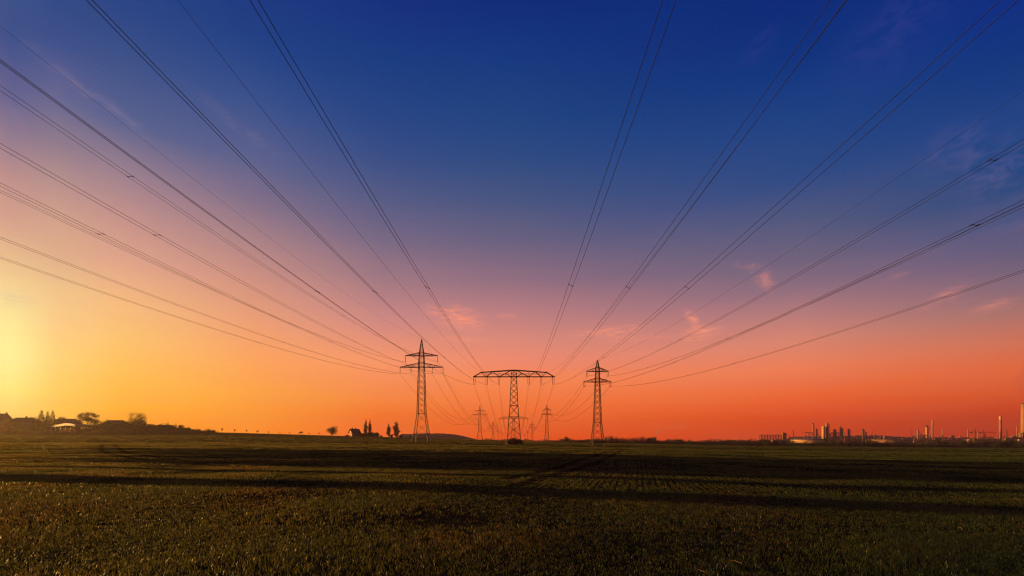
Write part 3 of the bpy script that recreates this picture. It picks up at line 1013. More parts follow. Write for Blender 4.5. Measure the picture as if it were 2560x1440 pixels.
for xx in (-20, -12, -4.5, 4, 12, 20):
    mb = MB(); mb.box(xx - 0.25, xx + 0.25, -6.95, -6.55, -1.5, ze_ - 1.9); mb.build("post", M["white_sheet"], hall)
mb = MB(); mb.box(-11.5, -10, -6.58, -6.5, -0.5, ze_ - 2.9); mb.build("door", M["white_sheet"], hall)
mb = MB(); mb.box(-9.5, 0, -6.58, -6.5, 0.4, ze_ - 3.3); mb.build("window", M["glass"], hall)

# village trees
G = "conifers of the village"
def vtree_h(px, ytop, Y):
    x = PX(px, Y); z = gz(x, Y)
    return (x, Y, z), vh(ytop, Y) - z
for px, yt, w, sd, lab in [(103.5, 1021.5, 9.5, 41, "tallest village conifer, ragged outline, beside the hip-roofed house"),
                           (119.5, 1025.5, 7.0, 42, "middle village conifer of the three in a clump"),
                           (132, 1024.5, 8.6, 43, "outer village conifer of the clump, towards the red-roofed house")]:
    loc, h = vtree_h(px, yt, 405)
    conifer(lab, h, w * 1.3, 3600, sd, loc, G, 0.42)
for px, yt, w, sd, lab in [(420, 1052.5, 4.2, 44, "small spiky conifer rising above the low roof by the hedge"), (440, 1057, 4.6, 45, "small dense conifer at the end of the village")]:
    loc, h = vtree_h(px, yt, 415)
    conifer(lab, h, w * 1.2, 1200, sd, loc, G, 0.3)
loc, h = vtree_h(222, 1031.5, 405)
bare_tree("golden bare tree with fine spreading twigs above the white hall", h, 23, 51, loc, "bare trees of the village", 4200)
loc, h = vtree_h(82, 1041, 412)
bare_tree("small twiggy tree against the tall conifers, by the hip-roofed house", h, 8, 52, loc, "bare trees of the village", 200)
loc, h = vtree_h(163, 1041.5, 435)
bare_tree("small bare tree behind the red-roofed house", h, 10, 53, loc, "bare trees of the village", 200)
loc, h = vtree_h(341, 1031, 405)
broadleaf("broadleaf_tree", "big bushy dark tree, tallest round crown of the village", "tree", h, 17, 6500, 0.34, "leaf_dark", 54, 0.08, 26, loc)
loc, h = vtree_h(380, 1056.5, 405)
broadleaf("broadleaf_tree", "flat-topped small tree beside the big bushy village tree", "tree", h, 9, 1200, 0.27, "leaf_dark", 55, 0.25, 9, loc)
for px, yt, w, lf, sd, lab in [(198, 1043, 8, "leaf_dark", 56, "dark tree in front of the golden bare tree"), (245, 1050, 9, "leaf_rust", 57, "rusty tree beside the golden bare tree"),
                               (272, 1046, 10, "leaf_rust", 58, "rusty rounded tree before the long dark roof"), (150, 1047, 6, "leaf_rust", 59, "small rusty tree at the red roof's edge"),
                               (12, 1044, 9, "leaf_rust", 60, "hazy tree by the chimney house in the glow"), (376, 1061, 10, "leaf_rust", 61, "rusty low tree below the flat-topped tree"),
                               (450, 1062, 8, "leaf_dark", 62, "rounded tree past the small dense conifer"), (400, 1060, 7, "leaf_dark", 63, "dark tree before the low roofed house"),
                               (258, 1051, 8, "leaf_rust", 64, "rusty tree beside the end of the long dark roof nearest the hall"), (313, 1053, 8, "leaf_dark", 65, "dark tree between the long dark roof and the big bushy tree"),
                               (431, 1062, 8, "leaf_dark", 66, "dark tree between the small spiky and the small dense conifer"), (464, 1068, 8, "leaf_dark", 67, "last low tree of the village before the hedge"),
                               (47, 1050, 9, "leaf_rust", 68, "hazy rusty tree in front of the hip-roofed house"), (184, 1049, 7, "leaf_rust", 69, "small rusty tree between the red roof and the golden bare tree")]:
    loc, h = vtree_h(px, yt, 398)
    broadleaf("village_tree", lab, "tree", h, w, 1500, 0.28, lf, sd, 0.12, 11, loc, "smaller trees of the village")
protos = [bush("shrub", "rust brown shrub on the bank below the village", "shrub", 5.0, 11, 1100, 0.26, "leaf_rust", 70, (0, 0, -900), "shrubs on the village bank"),
          bush("shrub", "dark shrub on the bank below the village", "shrub", 4.4, 9, 1000, 0.25, "scrub", 71, (0, 0, -900), "shrubs on the village bank")]
used = [False, False]
random.seed(90)
def put_shrub(i, px, Y, s):
    loc = onground(px, Y)
    if not used[i]:
        o = protos[i]; used[i] = True
        o.location = loc; o.scale = (s,) * 3; o.rotation_euler = (0, 0, random.uniform(0, 6))
    else:
        dup(protos[i], loc, random.uniform(0, 6), scale=(s * random.uniform(0.9, 1.3), s, s))
for k in range(54):                                   # back row, rising over the house walls
    px = -34 + k * 9.6 + random.uniform(-3, 3)
    if 96 < px < 236:
        s, Y = random.uniform(0.6, 0.9), 364
    elif px < 96:
        s, Y = random.uniform(1.5, 2.0), 397
    elif px < 375:
        s, Y = random.uniform(2.5, 3.1) * (1.0 if px > 255 else 0.7), 394
    else:
        s, Y = random.uniform(2.1, 2.7) * (1 - (px - 375) / 260), 398
    put_shrub(1 if px > 385 else k % 2, px, Y + random.uniform(-3, 3), s)
for k in range(44):                                   # front row, low
    px = -30 + k * 11 + random.uniform(-4, 4)
    put_shrub((k * 7) % 2, px, random.uniform(372, 380) - (12 if 96 < px < 236 else 0), random.uniform(0.8, 1.3) * (0.5 if 96 < px < 236 else 1.0))
# hedge with small trees to the right of the village
protoh = bush("hedge_shrub", "small dark hedge shrub in the row where the village ends", "shrub", 3.6, 6.5, 240, 0.36, "leaf_dark", 75, onground(474, 440), "hedge shrubs where the village ends")
for k in range(1, 12):
    px = 474 + k * 5.6
    dup(protoh, onground(px, 440 + random.uniform(-4, 4)), random.uniform(0, 6), scale=random.uniform(1.1, 1.5) * (1.35 if k in (4, 8, 9, 11) else 0.95) * (1 - k * 0.02))

# unseen trees and bush beyond the frame, added to cast long shadow bands
G = "unseen shadow-casting trees beyond the frame"
fe = broadleaf("shadow_caster_tree", "unseen leafy tree beyond the frame, added to cast shadow on the field", "tree", 15, 8.5, 2600, 0.42, "leaf_green", 81, 0.12, 14, (0, 0, 0), G)
SHD = (math.sin(math.radians(-SUN_AZ)), -math.cos(math.radians(SUN_AZ)))
def caster_pos(Y0, u=-1.28):
    # point on the ray u = X/Y whose shadow line passes X=0 at depth Y0
    k = -SHD[1] / SHD[0]
    t = Y0 / (1 / -u * 1.0 - k) if False else None
    X = -Y0 / (1.0 / -u - k)
    return X, X / u
first = True
for Y0, s, dup_s in [(27, 0.6, 1.0), (30, 0.62, 1.0), (34.5, 0.72, 1.0), (39.5, 0.85, 1.0), (45, 0.95, 1.05), (51, 0.95, 1.0), (56.5, 0.9, 1.0)]:
    X, Y = caster_pos(Y0, -1.34)
    loc = (X, Y, gz(X, Y) - 0.2)
    if first:
        fe.location = loc; fe.scale = (s * 1.1, s * 1.1, s); first = False
    else:
        dup(fe, loc, Y0 * 1.7, scale=(s * 1.15, s * 1.15, s))
X, Y = caster_pos(21.0, -1.33)
poplar("unseen slim poplar beyond the frame, added for its thin shadow", 8.0, 1.5, 700, 83, (X, Y, gz(X, Y) - 0.2), G, 0.25)
dup(fe, (X, Y, gz(X, Y) - 0.2), 2.0, scale=(0.34, 0.34, 0.5)) if False else None
hb = bush("shadow_caster_bush", "unseen leafy bush beyond the frame, added for its near shadow band", "bush", 4.6, 5.0, 1400, 0.22, "leaf_green", 84, (0, 0, 0), G)
X, Y = caster_pos(14.3, -1.8); hb.location = (X, Y, gz(X, Y) - 0.1); X, Y = X - 3, Y + 0.8
dup(fe, (X, Y, gz(X, Y) - 0.2), 2.0, scale=(0.42, 0.42, 0.55))

# ------------------------------------------------------------------ tree belt on the far side of the field (stuff)
def build_belt():
    V, Fc, nv = [], [], 0
    rnd = random.Random(5)
    lobes = []
    px = 1386.0
    while px < 2660:
        Y = 515 + 25 * math.sin(px * 0.011) + rnd.uniform(-8, 8)
        x = PX(px, Y)
        z = gz(x, Y)
        hpx = 9.5 + 3.0 * math.sin(px * 0.021) + 2.2 * math.sin(px * 0.067 + 1) + rnd.uniform(-2.5, 2.5)
        if px < 1440: hpx *= 0.75
        if 1510 < px <= 1900: hpx += 3.0
        if px > 1900: hpx += 4.5
        if px > 2300: hpx += 2.0
        h = hpx * Y / F
        w = rnd.uniform(2.2, 4.2)
        lobes.append((x, Y, z + h * 0.45, w, w, h * 0.55))
        if rnd.random() < 0.4:
            lobes.append((x + 1, Y + 4, z + h * 0.55, w * 0.6, w, h * rnd.uniform(0.5, 0.75)))
        lobes.append((x, Y - 5, z + 0.9, w, 2.5, 1.6))
        px += rnd.uniform(3.5, 7.0)
    v, f = leaf_cloud(lobes, 80000, 0.36, shell=0.15)
    o = np_mesh("tree_belt", v, [f], M["leaf_dark"])
    tag(o, "dark belt of trees and scrub along the far field edge before the refinery", "trees", kind="stuff")
    lobes = []
    for px in np.arange(1090, 1420, 3.0):
        Y = 900 + 40 * math.sin(px)
        x = PX(px, Y); z = gz(x, Y)
        h = (2.6 + 1.6 * math.sin(px * 0.13) + rnd.uniform(-1, 1.5)) * Y / F + 1.2
        lobes.append((x, Y, z + h * 0.4, 3.5, 3.5, h * 0.6))
    for px in np.arange(1400, 1900, 4.0):
        Y = 800 + 40 * math.sin(px)
        x = PX(px, Y); z = gz(x, Y)
        h = (4 + 2 * math.sin(px * 0.09) + rnd.uniform(-1, 2.5)) * Y / F + 2
        lobes.append((x, Y, z + h * 0.4, 4, 4, h * 0.6))
    v, f = leaf_cloud(lobes, 16000, 0.7, shell=0.2)
    o = np_mesh("far_woodland", v, [f], M["scrub"])
    tag(o, "faint far woodland low on the horizon behind the pylons", "trees", kind="stuff")
build_belt()
G = "taller trees of the far belt"
for px, hp, w, sd, lab in [(1416, 14, 9, 101, "rounded dark tree at the near end of the far belt, beside the slim pylon"),
                           (1530, 13, 7, 102, "dark belt tree just past the slim pylon"),
                           (1625, 14, 8, 103, "dark belt tree in front of the small smoking stack"),
                           (1700, 14, 7, 106, "dark belt tree between the smoking stack and the cooler bank"),
                           (1914, 17, 13, 104, "wide dark belt tree below the ribbed cooler bank"),
                           (2063, 20, 5, 105, "narrow dark belt tree before the two bright columns"),
                           (2345, 19, 13, 107, "broad dark belt tree between striped stack and pale chimney"),
                           (2410, 17, 9, 108, "dark belt tree below the twin silos"),
                           (2488, 18, 12, 109, "dense belt tree at the foot of the white-topped chimney"),
                           (2180, 17, 10, 110, "dark belt tree before the wide low tank")]:
    Y = 505
    x, y, z = onground(px, Y)
    broadleaf("belt_tree", lab, "tree", hp * Y / F, w, 1200, 0.3, "leaf_dark", sd, 0.12, 9, (x, y, z), G)

# ------------------------------------------------------------------ hills
def hill(pts, Y, depth, seed):
    rnd = random.Random(seed)
    xs = np.linspace(pts[0][0], pts[-1][0], 190)
    hp = np.interp(xs, [p[0] for p in pts], [p[1] for p in pts])
    V, Fc = [], []
    rows = 9
    for j in range(rows):
        t = j / (rows - 1)
        sh = math.sin(math.pi * t)
        for i, px in enumerate(xs):
            x = PX(px, Y)
            bz = gz(x, Y) - 2
            top = (HY - hp[i]) * Y / F + rnd.uniform(-0.5, 0.5) * Y / F * 2.0 * sh
            V.append((x, Y + depth * (t - 0.5), bz + max(0.0, top - bz) * sh ** 0.8))
    n = len(xs)
    for j in range(rows - 1):
        for i in range(n - 1):
            Fc.append((j * n + i, j * n + i + 1, (j + 1) * n + i + 1, (j + 1) * n + i))
    mb = MB(); mb.add(V, Fc)
    tag(mb.build("wooded_hill", M["hill"]), kind="structure")
hill([(985, 1098), (1005, 1085.5), (1050, 1084.5), (1090, 1083.2), (1110, 1084), (1140, 1086.5), (1165, 1092), (1190, 1098.5), (1200, 1101)], 1250, 120, 3)
hill([(1960, 1110), (1985, 1091.5), (2020, 1090.5), (2060, 1092), (2100, 1091), (2130, 1089.5), (2200, 1089), (2230, 1091), (2262, 1093), (2330, 1093), (2420, 1096), (2600, 1099)], 2350, 200, 4)

# ------------------------------------------------------------------ refinery
YR = 1500.0
rm = YR / F
GR = "refinery structures"
def rbase(px, Y=YR):
    x = PX(px, Y)
    return x, Y, gz(x, Y)
def rz_(py, Y=YR):
    return (HY - py) * Y / F

def column(name, label, cat, px0, px1, ytop, m, Y=YR, platforms=3, taper=1.0, dome=True, cap=None, bands=(), pipe=True, group=None):
    px = (px0 + px1) / 2
    x, y, z = rbase(px, Y)
    h = rz_(ytop, Y) - z
    r = (px1 - px0) / 2 * Y / F
    t = thing(name, label, cat, (x, y, z), group=group)
    mb = MB()
    prof = [(r, -1), (r * (1 + taper) / 2, h * 0.5)]
    if dome:
        prof += [(r * taper, h - r * 0.5), (r * taper * 0.8, h - r * 0.15), (r * taper * 0.2, h)]
    else:
        prof += [(r * taper, h), (r * taper * 0.75, h), (r * taper * 0.75, h - 1.0)]
    mb.lathe(prof, 18)
    mb.build("shell", M[m], t, True)
    for k in range(platforms):
        zz = h * (0.45 + 0.5 * (k + 0.5) / max(1, platforms))
        rr = r * (1 + (taper - 1) * zz / h)
        mb = MB(); mb.lathe([(rr * 1.04, zz), (rr * 1.5, zz), (rr * 1.5, zz + 0.5), (rr * 1.04, zz + 0.5)], 14)
        mb.build("platform", M["plant_dark"], t)
    if pipe:
        mb = MB(); mb.bar((r * 1.25, -r * 0.5, 0), (r * 1.25, -r * 0.5, h * 0.93), r * 0.22, None, 6)
        mb.build("pipe", M["plant_grey"], t)
    if cap:
        z0, mm, kk = cap
        mb = MB(); z0 = rz_(z0, Y) - z
        mb.lathe([(r * taper * kk, z0), (r * taper * kk, h * 0.995), (r * taper * kk * 0.7, h + 0.8)], 18)
        mb.build("cap", M[mm], t)
    for (b0, b1, mm) in bands:
        za, zb = rz_(b1, Y) - z, rz_(b0, Y) - z
        rr = r * (1 + (taper - 1) * (za / h)) * 1.04
        mb = MB(); mb.lathe([(rr, za), (rr, zb)], 18, cap=False); mb.build("band", M[mm], t)
    return t

def block(name, label, cat, px0, px1, ytop, m, Y=YR, depth=14, ribs=0, roofm=None, win=True, group=None, extra=True):
    px = (px0 + px1) / 2
    x, y, z = rbase(px, Y)
    h = rz_(ytop, Y) - z
    w = (px1 - px0) * Y / F
    t = thing(name, label, cat, (x, y, z), math.radians(-8), group=group)
    mb = MB(); mb.box(-w / 2, w / 2, -depth / 2, depth / 2, -1, h); mb.build("wall", M[m], t)
    mb = MB(); mb.box(-w / 2 - 0.4, w / 2 + 0.4, -depth / 2 - 0.4, depth / 2 + 0.4, h + 0.005, h + 0.9); mb.build("roof", M[roofm or "plant_dark"], t)
    if win and h > 5:
        mb = MB(); mb.box(-w * 0.42, w * 0.42, -depth / 2 - 0.06, -depth / 2 + 0.1, h * 0.62, h * 0.62 + 1.4); mb.build("window_band", M["glass"], t)
    if extra:
        mb = MB(); mb.box(-w * 0.2, w * 0.05, -depth * 0.2, depth * 0.2, h + 0.91, h + 2.6); mb.build("roof_unit", M["plant_grey"], t)
    return t

def tank(label, px0, px1, yedge, ydome, m, Y=YR, floating=False):
    px = (px0 + px1) / 2
    x, y, z = rbase(px, Y)
    r = (px1 - px0) / 2 * Y / F
    h = rz_(yedge, Y) - z
    t = thing("storage_tank", label, "tank", (x, y, z), group="refinery storage tanks")
    mb = MB(); mb.lathe([(r, -1), (r, h)], 48, cap=False); mb.build("shell", M[m], t, True)
    mb = MB()
    if floating:
        mb.lathe([(r * 0.985, h - 2.0), (r * 0.5, h - 2.2), (0.1, h - 2.3)], 48, cap=False)
        mb.build("roof", M["plant_dark"], t)
        mb = MB(); mb.lathe([(r * 1.002, h - 0.2), (r * 1.015, h - 0.2), (r * 1.015, h + 0.4), (r * 1.002, h + 0.4)], 48); 
        mb.v = mb.v; mb.f = mb.f[:-2]
        mb.build("rim", M["plant_dark"], t)
    else:
        hd = rz_(ydome, Y) - z
        prof = [(r * 1.01, h + 0.02)] + [(r * math.cos(a), h + (hd - h) * math.sin(a)) for a in (0.25, 0.5, 0.75, 1.0, 1.25, 1.5)]
        mb.lathe(prof, 48); mb.build("roof", M["plant_grey"], t, True)
    mb = MB(); mb.bar((-r * 0.7, -r * 0.74, 0), (-r * 0.5, -r * 0.89, h), 0.6); mb.build("stair", M["plant_dark"], t)
    return t

# ribbed cooler bank
x, y, z = rbase(1926)
ck = thing("cooler_bank", "low wide bank of vertical ribs standing left end of the refinery", "cooler bank", (x, y, z), math.radians(-4))
w = 57 * rm; h = rz_(1099) - z; ht = rz_(1086.5) - z
ck["label"] = "long bank of dark upright ribs at the refinery's end nearest the pylons"
mb = MB(); mb.box(-w / 2, w / 2, -7, 7, -1, h); mb.build("wall", M["plant_pale"], ck)
mb = MB(); mb.bar((-w / 2 + 1, -2.5, ht - 1.9), (w / 2 - 3, -2.5, ht - 1.9), 0.5); mb.build("beam", M["plant_dark"], ck)
for k in range(15):
    xx = -w / 2 + 2.5 + k * (w - 6) / 14
    mb = MB(); mb.lathe([(1.25, h), (1.25, ht - 1.5), (1.6, ht - 1.2), (1.6, ht)], 8, cx=xx, cy=-2.5); mb.build("rib", M["plant_dark"], ck)
block("tower_block", "pale square tower block beside the ribbed cooler bank", "building", 1955, 1964, 1083, "plant_pale", depth=12, win=False)
block("warehouse", "low pale warehouse below the ribbed cooler bank", "building", 1930, 1960, 1100, "plant_pale", 1470, depth=18)
block("low_shed", "low shed running between warehouse and domed tank", "building", 1880, 1930, 1102.5, "plant_grey", 1490, depth=16)
column("vent_mast", "dark thin mast between the tower block and the domed tank", "mast", 1982.4, 1985, 1074.5, "plant_dark", 1480, platforms=3, taper=0.5, pipe=False, dome=False)
for a, b, t_, lab in [(1972, 1973.6, 1088, "short thin vent pipe next to the pale tower block"), (1976.5, 1978, 1091, "shortest vent pipe beside the dark thin mast")]:
    column("vent_pipe", lab, "pipe", a, b, t_, "plant_grey", 1490, platforms=0, pipe=False)
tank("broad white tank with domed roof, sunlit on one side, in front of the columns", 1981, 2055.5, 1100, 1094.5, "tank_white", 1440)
# pipe portal
x, y, z = rbase(2022)
pp = thing("pipe_portal", "pale pipe portal standing beside the dark stack above the domed tank", "pipe frame", (x, y, z))
ww = 20 * rm; hh = rz_(1081) - z
for a in (-ww / 2, -ww * 0.1, ww * 0.45):
    mb = MB(); mb.lathe([(1.1, -1), (1.1, hh - 1.11)], 10, cx=a); mb.build("leg", M["plant_pale"], pp, True)
mb = MB(); mb.bar((-ww / 2 - 1, 0, hh), (ww * 0.5, 0, hh), 1.5, None, 8); mb.build("pipe", M["plant_pale"], pp)
mb = MB(); mb.bar((-ww * 0.1, 0, hh * 0.82), (ww * 0.5, 0, hh * 0.82), 1.2, None, 8); mb.build("pipe", M["plant_grey"], pp)

column("stack", "tall dark stack rising behind the domed tank beside the pipe portal", "chimney", 2031, 2034.8, 1057.5, "stack_red", 1520, 1, 0.85, False, cap=(1060, "plant_dark", 1.06))
column("stack", "short dark stack between the tall dark stack and the bright columns", "chimney", 2040, 2043.5, 1072, "plant_dark", 1520, 2, 0.9, False)
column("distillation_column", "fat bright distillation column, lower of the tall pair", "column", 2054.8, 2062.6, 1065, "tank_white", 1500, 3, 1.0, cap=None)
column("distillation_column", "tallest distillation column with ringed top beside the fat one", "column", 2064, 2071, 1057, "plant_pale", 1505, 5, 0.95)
# steel frame structure
def steel_frame(name, label, px0, px1, ytop, Y, nx, nz, m="plant_grey", vessels=0):
    px = (px0 + px1) / 2
    x, y, z = rbase(px, Y)
    w = (px1 - px0) * Y / F; h = rz_(ytop, Y) - z
    t = thing(name, label, "steel frame", (x, y, z), math.radians(-10))
    mb = MB(); d = 12
    for k in range(nx + 1):
        xx = -w / 2 + w * k / nx
        for yy in (-d / 2, d / 2):
            mb.bar((xx, yy, -1), (xx, yy, h), 0.8)
    for j in range(1, nz + 1):
        zz = h * j / nz
        for yy in (-d / 2, d / 2):
            mb.bar((-w / 2, yy, zz), (w / 2, yy, zz), 0.7)
    for k in range(nx):
        for j in range(nz):
            if (k + j) % 2 == 0:
                mb.bar((-w / 2 + w * k / nx, -d / 2, h * j / nz), (-w / 2 + w * (k + 1) / nx, -d / 2, h * (j + 1) / nz), 0.45)
    mb.build("frame", M[m], t)
    for j in range(1, nz + 1):
        mb = MB(); mb.box(-w / 2, w / 2, -d / 2 + 0.4, d / 2 - 0.4, h * j / nz + 0.3, h * j / nz + 0.6); mb.build("deck", M["plant_dark"], t)
    rnd = random.Random(int(px0))
    for k in range(vessels):
        xx = -w / 2 + w * (k + 0.5) / vessels
        j = rnd.randint(0, nz - 1)
        zz = h * j / nz + 0.7
        mb = MB(); r = rnd.uniform(1.2, 2.2)
        mb.lathe([(r * 0.5, zz), (r, zz + 0.6), (r, zz + h / nz * 0.75), (r * 0.4, zz + h / nz * 0.9)], 10, cx=xx, cy=-2)
        mb.build("vessel", M[rnd.choice(["plant_pale", "plant_grey", "tank_white"])], t, True)
    return t
steel_frame("steel_structure", "open multi-storey steel frame beside the tall ringed column", 2071.5, 2097, 1081, 1490, 6, 6, "plant_grey", 12)
column("drum", "fat drum standing on top of the open steel frame", "vessel", 2083.5, 2090.5, 1073, "plant_grey", 1495, 1, 1.0, pipe=False)
column("chimney", "slender pale chimney at the edge of the open steel frame", "chimney", 2099, 2102.6, 1064.5, "stack_pale", 1490, 1, 0.8, False)
column("distillation_column", "dark column right behind the slender pale chimney", "column", 2103.3, 2107.2, 1070.5, "plant_dark", 1500, 3)
steel_frame("steel_structure", "low steel frame below the slender pale chimney and dark column", 2096, 2116, 1091, 1480, 4, 3, "plant_dark", 6)
column("distillation_column", "lone sunlit column between the slender chimney and the short drums", "column", 2119.5, 2124.5, 1072.5, "plant_grey", 1490, 3)
column("drum", "small pale drum at the foot of the lone sunlit column", "vessel", 2113.8, 2117, 1096.5, "tank_white", 1480, 0, pipe=False)
block("control_building", "grey control building between the lone sunlit column and the drums", "building", 2126, 2142, 1099.5, "plant_grey", 1485, win=True)
column("drum", "pale short drum, first beside the dark mid column", "vessel", 2142, 2147, 1087.5, "tank_white", 1480, 1, pipe=False)
column("drum", "pale short drum, second, touching the dark mid column", "vessel", 2150.5, 2154, 1088, "tank_white", 1480, 1, pipe=False)
column("distillation_column", "dark mid column standing above the two pale short drums", "column", 2155.5, 2160, 1072, "plant_dark", 1500, 3)
column("drum", "raised small vessel on a thin stem past the dark mid column", "vessel", 2163.5, 2166.5, 1080, "plant_grey", 1500, 2, pipe=False)
steel_frame("steel_structure", "low dark steel frame around the two pale short drums", 2140, 2170, 1098, 1475, 6, 2, "plant_dark", 8)
column("stack", "thin grey stack alone past the raised small vessel", "chimney", 2179, 2180.7, 1071.5, "plant_grey", 1500, 0, 0.8, False, pipe=False)
column("distillation_column", "small stubby column above the wide low tank", "column", 2186.5, 2189, 1085.5, "plant_grey", 1500, 2)
column("vessel", "squat brown vessel above the far end of the wide low tank", "vessel", 2208, 2212.5, 1090, "stack_red", 1510, 0, pipe=False)
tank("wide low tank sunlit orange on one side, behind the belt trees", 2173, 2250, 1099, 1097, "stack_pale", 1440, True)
block("low_shed", "low grey shed between the wide low tank and the thin mast", "building", 2252, 2275, 1101.5, "plant_grey", 1490)
column("vent_mast", "thin dark mast in front of the far hills, alone", "mast", 2278.6, 2280.3, 1073.5, "plant_dark", 1500, 1, 0.6, False, pipe=False)
column("distillation_column", "angled-top sunlit column beside a low frame, before the ringed column", "column", 2292.3, 2296.6, 1074.5, "stack_pale", 1490, 2, 0.8)
column("drum", "small drum on the low frame between two sunlit columns", "vessel", 2301, 2303.5, 1083.5, "plant_grey", 1495, 1, pipe=False)
steel_frame("steel_structure", "low steel frame between the angled-top column and the ringed column", 2296.5, 2314, 1088, 1490, 4, 3, "plant_grey", 5)
column("distillation_column", "bright ringed column with wide top next to the striped stack", "column", 2314.3, 2319.5, 1064, "tank_white", 1490, 5, 0.9, cap=(1068, "plant_dark", 1.2))
column("striped_stack", "tall dark stack with pale rings near its top", "chimney", 2329.2, 2332.8, 1049, "stack_red", 1500, 0, 0.95, False,
       bands=((1053, 1054.2, "tank_white"), (1057.3, 1058.4, "tank_white"), (1062.3, 1063.4, "tank_white")), pipe=False)
block("low_shed", "long low shed under the striped stack", "building", 2318, 2356, 1102.5, "plant_pale", 1480)
column("chimney", "pale slim chimney between the striped stack and the twin silos", "chimney", 2354.8, 2357.8, 1072, "stack_pale", 1500, 0, 0.75, False, pipe=False)
column("vent_pipe", "little vent pipe just before the twin silos", "pipe", 2370, 2372, 1090, "stack_red", 1500, 1, pipe=False)
column("silo", "pale silo, first of two standing close together", "silo", 2378.8, 2381.4, 1088.7, "tank_white", 1490, 0, pipe=False, group="twin silos")
column("silo", "pale silo, wider second of two standing close together", "silo", 2382, 2385.8, 1088.3, "tank_white", 1490, 0, pipe=False, group="twin silos")
block("low_shed", "long rust-coloured shed below the twin silos", "building", 2358, 2425, 1100.5, "stack_red", 1490, depth=20)
column("chimney", "pale slim chimney beside the crane's counterweight end", "chimney", 2417.8, 2421, 1073, "stack_pale", 1500, 1, 0.7, False, pipe=False)
tank("very wide dark-rimmed open tank below the cranes", 2425, 2490, 1098, 1097, "stack_pale", 1445, True)
column("chimney", "pale slim chimney just past the crane mast", "chimney", 2443.6, 2446, 1075.5, "stack_pale", 1500, 1, 0.7, False, pipe=False)
def crane(label, px, ytop, pxa, pxb, yj, Y):
    x, y, z = rbase(px, Y)
    h = rz_(ytop, Y) - z; hj = rz_(yj, Y) - z
    a, b = (pxa - px) * Y / F, (pxb - px) * Y / F
    t = thing("tower_crane", label, "crane", (x, y, z), group="tower cranes at the refinery")
    mb = MB(); lattice(mb, [(0, 0.9), (h * 0.5, 0.9), (hj, 0.9)], 0.5, 0.3, asp=1.2); lattice(mb, [(hj, 0.9), (h, 0.15)], 0.45, 0.3); mb.build("mast", M["plant_dark"], t)
    mb = MB()
    for yy in (-0.8, 0.8):
        mb.bar((a, yy, hj), (b, yy, hj), 0.5)
    mb.bar((a * 0.8, 0, hj + 1.6), (b, 0, hj + 1.4), 0.45)
    n = 24
    for k in range(n):
        xa, xb = a + (b - a) * k / n, a + (b - a) * (k + 1) / n
        mb.bar((xa, 0.8 if k % 2 else -0.8, hj), (xb, 0, hj + 1.5), 0.25)
    mb.build("jib", M["plant_dark"], t)
    mb = MB(); mb.box(min(a, 0) * 1.0, min(a, 0) * 1.0 + 6.5, -1.2, 1.2, hj - 3.2, hj - 0.3); mb.build("counterweight", M["concrete"], t)
    mb = MB(); mb.bar((a * 0.9, 0, hj + 1.6), (0, 0, h), 0.22); mb.bar((b * 0.7, 0, hj + 1.5), (0, 0, h), 0.22); mb.build("stay", M["plant_dark"], t)
    return t
crane("tower crane with dark counterweight above the very wide open tank", 2438.8, 1072.5, 2425, 2451, 1080.6, 1490)
crane("fainter tower crane with long thin jib reaching towards the white-topped chimney", 2459.4, 1075.5, 2448, 2491, 1081.2, 1560)
column("vent_mast", "short mast below the longer crane jib", "mast", 2462, 2464, 1083.5, "plant_dark", 1490, 1, 0.8, pipe=False)
column("chimney", "thick red chimney with white ringed top", "chimney", 2498, 2503.8, 1040.5, "stack_red", 1480, 0, 0.86, False,
       bands=((1041, 1048.5, "tank_white"),), pipe=False, cap=(1041.5, "plant_pale", 0.75))
x, y, z = rbase(2517)
rmst = thing("lattice_mast", "thin lattice mast between the thick red chimney and the plant building", "mast", (x, y, z))
mb = MB(); lattice(mb, [(0, 1.5), (rz_(1080) - z, 0.9), (rz_(1073.5) - z, 0.3)], 0.5, 0.3, asp=1.1); mb.build("frame", M["plant_dark"], rmst)
mb = MB(); mb.bar((-3, 0, rz_(1081) - z), (3, 0, rz_(1081) - z), 0.5); mb.build("crossarm", M["plant_dark"], rmst)
column("chimney", "thin pale chimney in front of the tall chimney's building", "chimney", 2541, 2543.2, 1064, "stack_pale", 1490, 0, 0.75, False, pipe=False)
column("tall_chimney", "tallest pale chimney with dark rim at the edge of the view", "chimney", 2553.4, 2564.4, 1007, "stack_pale", 1500, 0, 0.82, False,
       bands=((1007, 1010.5, "plant_dark"),), pipe=False)
block("plant_building", "grey stepped power plant building at the foot of the tallest chimney", "building", 2551, 2590, 1082, "plant_grey", 1480, 24)
block("plant_building", "low grey plant building before the thin pale chimney", "building", 2524, 2556, 1094, "plant_grey", 1470, 20)
block("plant_building", "pale low annex in front of the power plant building", "building", 2546, 2590, 1098, "tank_white", 1450, 14, win=False)
block("plant_building", "small upper block behind the low grey plant building", "building", 2529, 2541, 1090.5, "stack_red", 1500, 14, win=False)
block("pump_house", "small pale pump house beside the thick red chimney", "building", 2512, 2521, 1096, "plant_pale", 1470, 10, win=False)
